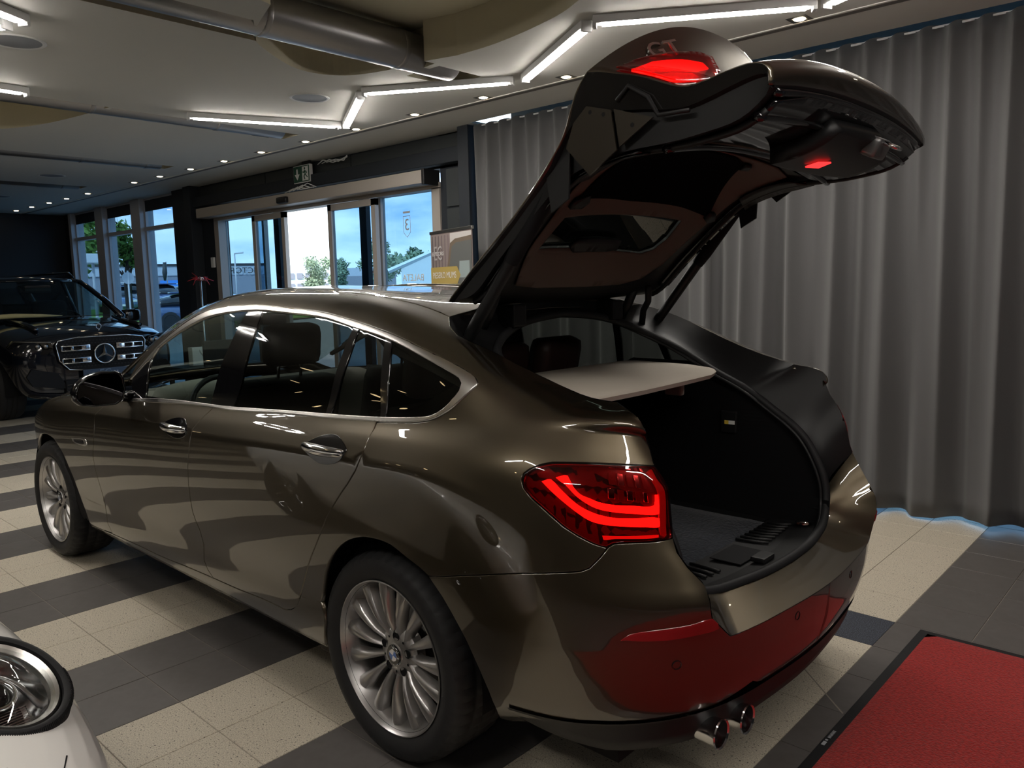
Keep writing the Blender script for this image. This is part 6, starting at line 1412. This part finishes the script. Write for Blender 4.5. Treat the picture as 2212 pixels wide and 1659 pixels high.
for k,(dy,l,ti) in enumerate(((-.032,.085,-.25),(-.011,.10,-.08),(.011,.095,.06),(.031,.075,.22))):
    b0=len(pp); pp+=[(0,dy,.165),(0,dy+ti*l*.5,.165+l*.55),(.006,dy+ti*l,.165+l)]; rd+=[.011,.0095,.007]; ed+=[(2,b0),(b0,b0+1),(b0+1,b0+2)]
b0=len(pp); pp+=[(0,.045,.13),(0,.072,.165),(0,.078,.195)]; rd+=[.012,.010,.008]; ed+=[(1,b0),(b0,b0+1),(b0+1,b0+2)]
skin(ed,pp,rd,'hand',M['white'],HS)
MB().tube([(.033*math.cos(a),.033*math.sin(a),.085) for a in [2*PI*i/20 for i in range(20)]],.006,6,closed=True).build('bracelet',M['satin'],HS,True)
o=MB().box((5.72,-1.72,.735),(5.76,-1.35,1.03),.008).box((5.70,-1.60,.735),(5.80,-1.48,.78)).build('monitor',M['black_plastic']); tag(o,'dark monitor standing on the desk beside the white hand sculpture','monitor')
o=MB().box((6.30,-1.75,.735),(6.40,-1.50,.93),.004).build('paper_box',M['white']); tag(o,'white box of papers on the far end of the desk','box')
# ------------------------------------------------------------------ outside
M['asphalt']=mat('asphalt',(.20,.21,.22),.85,0,.2,noise=(4,(.30,.31,.32),.3,.7))
V=[(-60,-3.5,-.06),(140,-3.5,-.06),(140,-8,.0),(-60,-8,.0),(-60,-20,.55),(140,-20,.55),(-60,-120,1.3),(140,-120,1.3)]
gnd=mk('ground',V,[(0,1,2,3),(3,2,5,4),(4,5,7,6)],M['asphalt']); tag(gnd,kind='structure')
V=[(16,-2.0,-.06),(140,-2.0,-.06),(140,-3.5,-.06),(16,-3.5,-.06)]; mk('ground',V,[(0,1,2,3)],M['asphalt'])['kind']='structure'
M['grass']=mat('grass',(.10,.20,.03),.9,0,.1,noise=(8,(.20,.30,.06),.3,.7))
gs=MB(); gs.add([(26,-10.2,.24),(56,-15.0,.42),(56,-24.5,.70),(26,-17.0,.46)],[(0,1,2,3)]); gr_=gs.build('lawn',M['grass']); tag(gr_,'strip of green grass in front of the parked cars outside','grass',kind='stuff')
tag(MB().box((26,-10.2,.10),(56,-10.05,.30)).build('trim_10',M['wall_back']),kind='structure')
def outcar(x,y,z,rz,col,label,van=False,h=1.5):
    t=empty('parked_car',(x,y,z),rz); tag(t,label,'car','cars parked outside the windows'); m_=mat('outside_car_paint',col,.3,.3,.5,1)
    L=4.4; k=h/1.5
    loft([(-2.2,sec(.72,.25,.70*k)),(-2.05,sec(.84,.2,.80*k)),(-1.2,sec(.88,.2,.92*k)),(.9,sec(.88,.2,.98*k)),(2.0,sec(.84,.22,.95*k)),(2.2,sec(.74,.3,.85*k))],'body',m_,t,1)
    g=[(-1.15,[(0,.85*k),(.7,.85*k),(.72,.90*k),(.6,.92*k),(0,.95*k)]),(-.35,[(0,.85*k),(.72,.85*k),(.70,1.2*k),(.56,1.42*k),(0,1.47*k)]),(1.2,[(0,.85*k),(.72,.85*k),(.70,1.2*k),(.56,1.42*k),(0,1.48*k)]),(2.05,[(0,.85*k),(.68,.85*k),(.64,1.0*k),(.52,1.05*k),(0,1.08*k)])]
    loft(g,'cabin_glass',M['black_gloss'],t,1)
    MB().box((-.45,-.55,1.42*k),(1.3,.55,1.485*k),.03).build('roof',m_,t)
    for xx in (-1.35,1.35):
        for s in (1,-1): MB().lathe([(0,.0),(.2,.0),(.22,.01),(.32,.0),(.33,-.1*s),(.32,-.2*s)],(xx,s*.86,.32),'y',20).build('wheel',M['tyre'],t)
    for s in (1,-1): MB().box((-2.2,s*.45,.58),(-2.12,s*.72,.70),.02).build('headlamp',M['white'],t)
    MB().box((-2.225,-.26,.36),(-2.19,.26,.47)).build('number_plate',M['white'],t)
outcar(44.9,-15.6,.50,math.radians(-15),(.10,.16,.28),'dark blue-grey car parked outside, seen left of the road sign pole')
outcar(45.2,-17.0,.55,math.radians(60),(.32,.33,.36),'silver-grey car parked side-on outside behind the window mullion',h=1.62)
outcar(44.4,-18.1,.55,math.radians(-12),(.03,.06,.20),'deep blue estate car parked outside the right tall window',h=1.55)
outcar(44.2,-20.2,.52,math.radians(75),(.62,.64,.68),'pale silver hatchback parked outside at the edge of the black pier',h=1.58)
outcar(26,-11.5,.22,math.radians(70),(.06,.10,.20),'dark blue car with a red stripe outside the left sliding door pane',h=1.35)
outcar(14.6,-12.4,.10,math.radians(85),(.70,.78,.82),'pale car roof outside behind the sliding doors')
outcar(11.2,-12.0,.10,math.radians(85),(.70,.78,.82),'white car roof outside behind the banner side of the doors')
# buildings
def wallb(name,label,a,b,z0,z1,mt,depth=6,parent=None):
    a=Vector(a);b=Vector(b); d=(b-a).normalized(); n=Vector((-d.y,d.x)); 
    if n.dot(Vector((CAMPOS[0],CAMPOS[1]))-a)>0: n=-n
    mb=MB(); P4=[a,b,b+n*depth,a+n*depth]; mb.add([(p.x,p.y,z0) for p in P4]+[(p.x,p.y,z1) for p in P4],[(0,1,2,3),(4,5,6,7),(0,1,5,4),(1,2,6,5),(2,3,7,6),(3,0,4,7)]); return mb.build(name,mt,parent)
B1=empty('building',(66,-28,0)); tag(B1,'long low grey commercial building with a pale upper band beyond the car park','building')
M['bg1']=mat('building_grey',(.26,.27,.31),.8); M['bg2']=mat('building_pale',(.50,.53,.58),.8); M['bg3']=mat('building_white',(.70,.76,.76),.8)
def W0(x,y): return (x-66,y+28)
wallb('wall',None,W0(69.3,-20.5),W0(63.0,-35.4),-.5,3.0,M['bg1'],6,B1); wallb('fascia',None,W0(69.2,-20.3),W0(62.9,-35.6),3.0,3.8,M['bg2'],6.2,B1); wallb('roof_edge',None,W0(69.1,-20.2),W0(62.8,-35.7),3.8,4.0,M['wall_back'],6.4,B1)
def onwall(a,b,t,z,w,h,name,mt,parent,off=.15):
    a=Vector(a);b=Vector(b); d=(b-a).normalized(); n=Vector((-d.y,d.x)); o_=Vector((parent.location.x,parent.location.y))
    if n.dot(Vector((CAMPOS[0],CAMPOS[1]))-(a+o_))<0: n=-n
    c=a.lerp(b,t)+n*off; e=d*w/2; mb=MB(); q=n*.08; P4=[c-e,c+e]; mb.add([(P4[0].x,P4[0].y,z-h/2),(P4[1].x,P4[1].y,z-h/2),(P4[1].x,P4[1].y,z+h/2),(P4[0].x,P4[0].y,z+h/2),(P4[0].x-q.x,P4[0].y-q.y,z-h/2),(P4[1].x-q.x,P4[1].y-q.y,z-h/2),(P4[1].x-q.x,P4[1].y-q.y,z+h/2),(P4[0].x-q.x,P4[0].y-q.y,z+h/2)],[(0,1,2,3),(4,5,6,7),(0,1,5,4),(1,2,6,5),(2,3,7,6),(3,0,4,7)]); return mb.build(name,mt,parent)
w1,w2=W0(69.3,-20.5),W0(63.0,-35.4)
M['sign_blue']=mat('sign_blue',(.03,.20,.65),.5,emit=(.1,.35,.8),es=.3)
onwall(w1,w2,.28,2.15,1.6,.7,'wall_sign',M['white'],B1); onwall(w1,w2,.26,2.15,.7,.4,'wall_sign',M['sign_blue'],B1,.25); onwall(w1,w2,.52,2.2,1.8,.8,'wall_sign',M['sign_blue'],B1)
e_=(Vector(w2)-Vector(w1)).normalized()
def walltext(t,ta,z,size,mt,parent,a,b,mirror_=False):
    a=Vector(a);b=Vector(b); d=(b-a).normalized(); o_=Vector((parent.location.x,parent.location.y)); n=Vector((-d.y,d.x))
    if n.dot(Vector((CAMPOS[0],CAMPOS[1]))-(a+o_))<0: n=-n
    ex=Vector((-n.y,n.x,0))
    if mirror_: ex=-ex
    c=a.lerp(b,ta)+n*.2; mm=Matrix((ex,Vector((0,0,1)),Vector((n.x,n.y,0)))).transposed().to_4x4(); mm.translation=(c.x,c.y,z); return text_mesh(t,size,.01,mt,'facade_lettering',parent,M4=mm)
walltext('VICTOR SIA',.86,3.35,.75,M['wall_panel'],B1,w1,w2,True)
B2=empty('building',(73,-47,0)); tag(B2,'white two-storey building with small square windows seen through the open doorway','building')
q1,q2=(74.6-73,-44.8+47),(71.7-73,-49.4+47)
wallb('wall',None,q1,q2,-.5,4.2,M['bg3'],6,B2)
for i in range(6):
    for z in (3.05,1.9): onwall(q1,q2,.09+.165*i,z,.62,.62,'window',M['bg1'],B2)
B3=empty('building',(58,-43,0)); tag(B3,'grey building with a pale fascia and red lettering seen through the right sliding leaf','building')
r1,r2=(59.8-58,-40.4+43),(56.2-58,-45.0+43)
wallb('wall',None,r1,r2,-.5,2.7,M['bg1'],6,B3); wallb('fascia',None,r1,r2,2.7,3.45,M['bg2'],6.1,B3); onwall(r1,r2,.75,3.05,2.2,.22,'red_sign',mat('sign_red',(.55,.05,.06),.5),B3)
B4=empty('building',(28,-25,0)); tag(B4,'white gabled hall at the right edge of the sliding doors','building')
wallb('wall',None,(.9,1.9),(-2.2,-1.6),-.5,2.55,M['bg3'],5,B4); g_=MB(); g_.add([(.9,1.9,2.55),(-2.2,-1.6,2.55),(-1.2,-.5,3.7)],[(0,1,2)]); g_.tube([(1.3,2.4,2.35),(-.9,-.2,3.75),(-2.6,-2.1,3.0)],.12,4); g_.build('gable',M['bg3'],B4)
# trees
def leafcloud(c,r,n,seed,size=.14,flat=.8):
    rnd=np.random.RandomState(seed); k=9; cc=rnd.randn(k,3)*np.array([r,r,r*flat])*.42+np.array(c); V=[];F=[]
    for i in range(n):
        b=cc[rnd.randint(k)]; d=rnd.randn(3); d/=np.linalg.norm(d); p=b+d*r*.48*rnd.rand()**.4*np.array([1,1,flat]); a=rnd.randn(3); a/=np.linalg.norm(a); b2=np.cross(a,d+.1); b2/=np.linalg.norm(b2)+1e-6; s=size*(.6+.8*rnd.rand())
        m_=len(V); V+=[p-a*s,p+b2*s*.5,p+a*s,p-b2*s*.5]; F.append((m_,m_+1,m_+2,m_+3))
    return V,F
M['leaf']=mat('leaf_green',(.06,.13,.02),.7,0,.2,noise=(1.2,(.16,.26,.05),.3,.7)); M['leaf2']=mat('leaf_grey_green',(.20,.27,.17),.7,0,.2,noise=(1.0,(.33,.42,.28),.3,.7)); M['bark']=mat('bark',(.06,.045,.035),.9)
def tree(x,y,z0,h,r,label,n=1400,seed=1,mt='leaf',size=.15):
    t=empty('tree',(x,y,z0)); tag(t,label,'tree'); V,F=leafcloud((0,0,h-r*.7),r,n,seed,size)
    tr=MB(); tr.tube([(0,0,-1),(.1,.05,h*.4),(0,0,h*.8)],[.05*h,.035*h,.01*h],7)
    rnd=random.Random(seed)
    for k in range(6): a=rnd.random()*6.28; tr.tube([(0,0,h*.35+.05*h*k),(math.cos(a)*r*.5,math.sin(a)*r*.5,h*.5+.07*h*k)],[.018*h,.006*h],5)
    tr.build('trunk',M['bark'],t,True); o=mk('foliage',V,F,M[mt],t); tag(o,kind='stuff')
tree(29.6,-8.2,.2,5.0,2.0,'leafy dark green tree outside the left tall window',3600,1,'leaf',.12)
tree(30.6,-10.6,.2,3.9,1.1,'side branches of foliage hanging outside the middle tall window',1500,9,'leaf',.11)
tree(65,-41.6,.6,3.4,1.9,'grey-green tree beyond the white building in the doorway',2600,2,'leaf2',.13)
tree(62,-44.5,.6,3.4,1.7,'second grey-green tree beyond the white building, further right',2600,3,'leaf2',.13)
tree(47,-32.2,.4,3.2,1.3,'bushy tree behind the left part of the right sliding leaf',2200,4,'leaf2',.12)
tree(45.3,-34.6,.4,4.1,1.8,'tall dark bushy tree behind the dark mullion of the right sliding leaf',3000,5,'leaf2',.12)
tree(31.5,-26.0,.6,2.9,1.1,'small pale tree left of the gabled hall outside',900,6,'leaf2',.14)
tree(30.2,-27.5,.6,3.8,1.1,'thin young tree beside the gabled hall outside',700,7,'leaf2',.14)
sp_=empty('sapling',(11.2,-4.3,-.05)); tag(sp_,'thin-branched small-leaved sapling outside the window beside the black pier','plant')
tb=MB(); rnd=random.Random(3); V=[];F=[]
for k in range(16):
    a=rnd.random()*6.28; l=.9+rnd.random()*.9; e=Vector((math.cos(a)*.55*rnd.random(),math.sin(a)*.45,l)); tb.tube([(0,0,0),(e.x*.3,e.y*.3,l*.5),e],[.012,.007,.003],5)
    for q in range(40):
        p=Vector((0,0,0)).lerp(e,.45+.55*rnd.random())+Vector((rnd.gauss(0,.06),rnd.gauss(0,.06),rnd.gauss(0,.06))); d=Vector((rnd.gauss(0,1),rnd.gauss(0,1),rnd.gauss(0,1))).normalized(); w_=d.orthogonal().normalized(); n=len(V); V+=[p-d*.022,p+w_*.012,p+d*.022,p-w_*.012]; F.append((n,n+1,n+2,n+3))
tb.build('stem',M['bark'],sp_,True); tag(mk('foliage',V,F,M['leaf'],sp_),kind='stuff')
# poles and signs
def pole(name,x,y,z0,z1,r,label,arm=None,grp=None):
    t=empty(name,(x,y,z0)); tag(t,label,'pole'); MB().tube([(0,0,-1),(0,0,z1-z0)],r,8).build('pole',M['frame_white'],t,True); return t
t=pole('lamp_post',50.9,-26.1,1.0,4.2,.05,'thin lamp post outside the left sliding door pane'); MB().tube([(0,0,3.2),(-.5,-.4,3.25)],.06,6).build('lamp_head',M['frame_white'],t)
for x,y,l in ((48.6,-19.27,'left flag pole with a furled dark flag outside the right tall window'),(48.3,-20.0,'right flag pole with a furled dark flag outside the right tall window')):
    t=pole('flag_pole',x,y,.6,3.5,.035,l); MB().tube([(-.1,.12,2.85),(-.08,.15,2.2),(-.12,.2,1.7)],[.10,.16,.06],7).build('flag',M['wall_panel'],t,True)
t=pole('road_sign',25.95,-8.71,.3,2.3,.03,'round road sign seen from behind on a pole outside the middle window'); MB().lathe([(0,-.02),(.20,-.02),(.20,.02),(0,.02)],(0,0,1.75),'x',24).build('sign_disc',M['frame_white'],t)
t=empty('canopy',(26.3,-7.75,0)); tag(t,'white square canopy on a post in front of the leafy tree outside','canopy')
MB().box((-.6,-.42,2.55),(.9,.42,2.85),.02).build('canopy_top',M['white'],t); MB().tube([(0,.0,-.5),(0,0,2.6)],.05,8).build('post',M['frame_white'],t); MB().tube([(-.4,-.1,2.6),(-.4,-.1,3.2),(-.4,-.25,3.25)],.03,6).build('lamp_arm',M['frame_white'],t)
t=empty('yard_beam',(4.6,-5.2,3.0)); tag(t,'dark slanting steel brace outside the top of the right door pane','beam')
MB().tube([(.55,0,.0),(-.9,0,-.75)],.05,4).build('brace',M['wall_panel'],t)
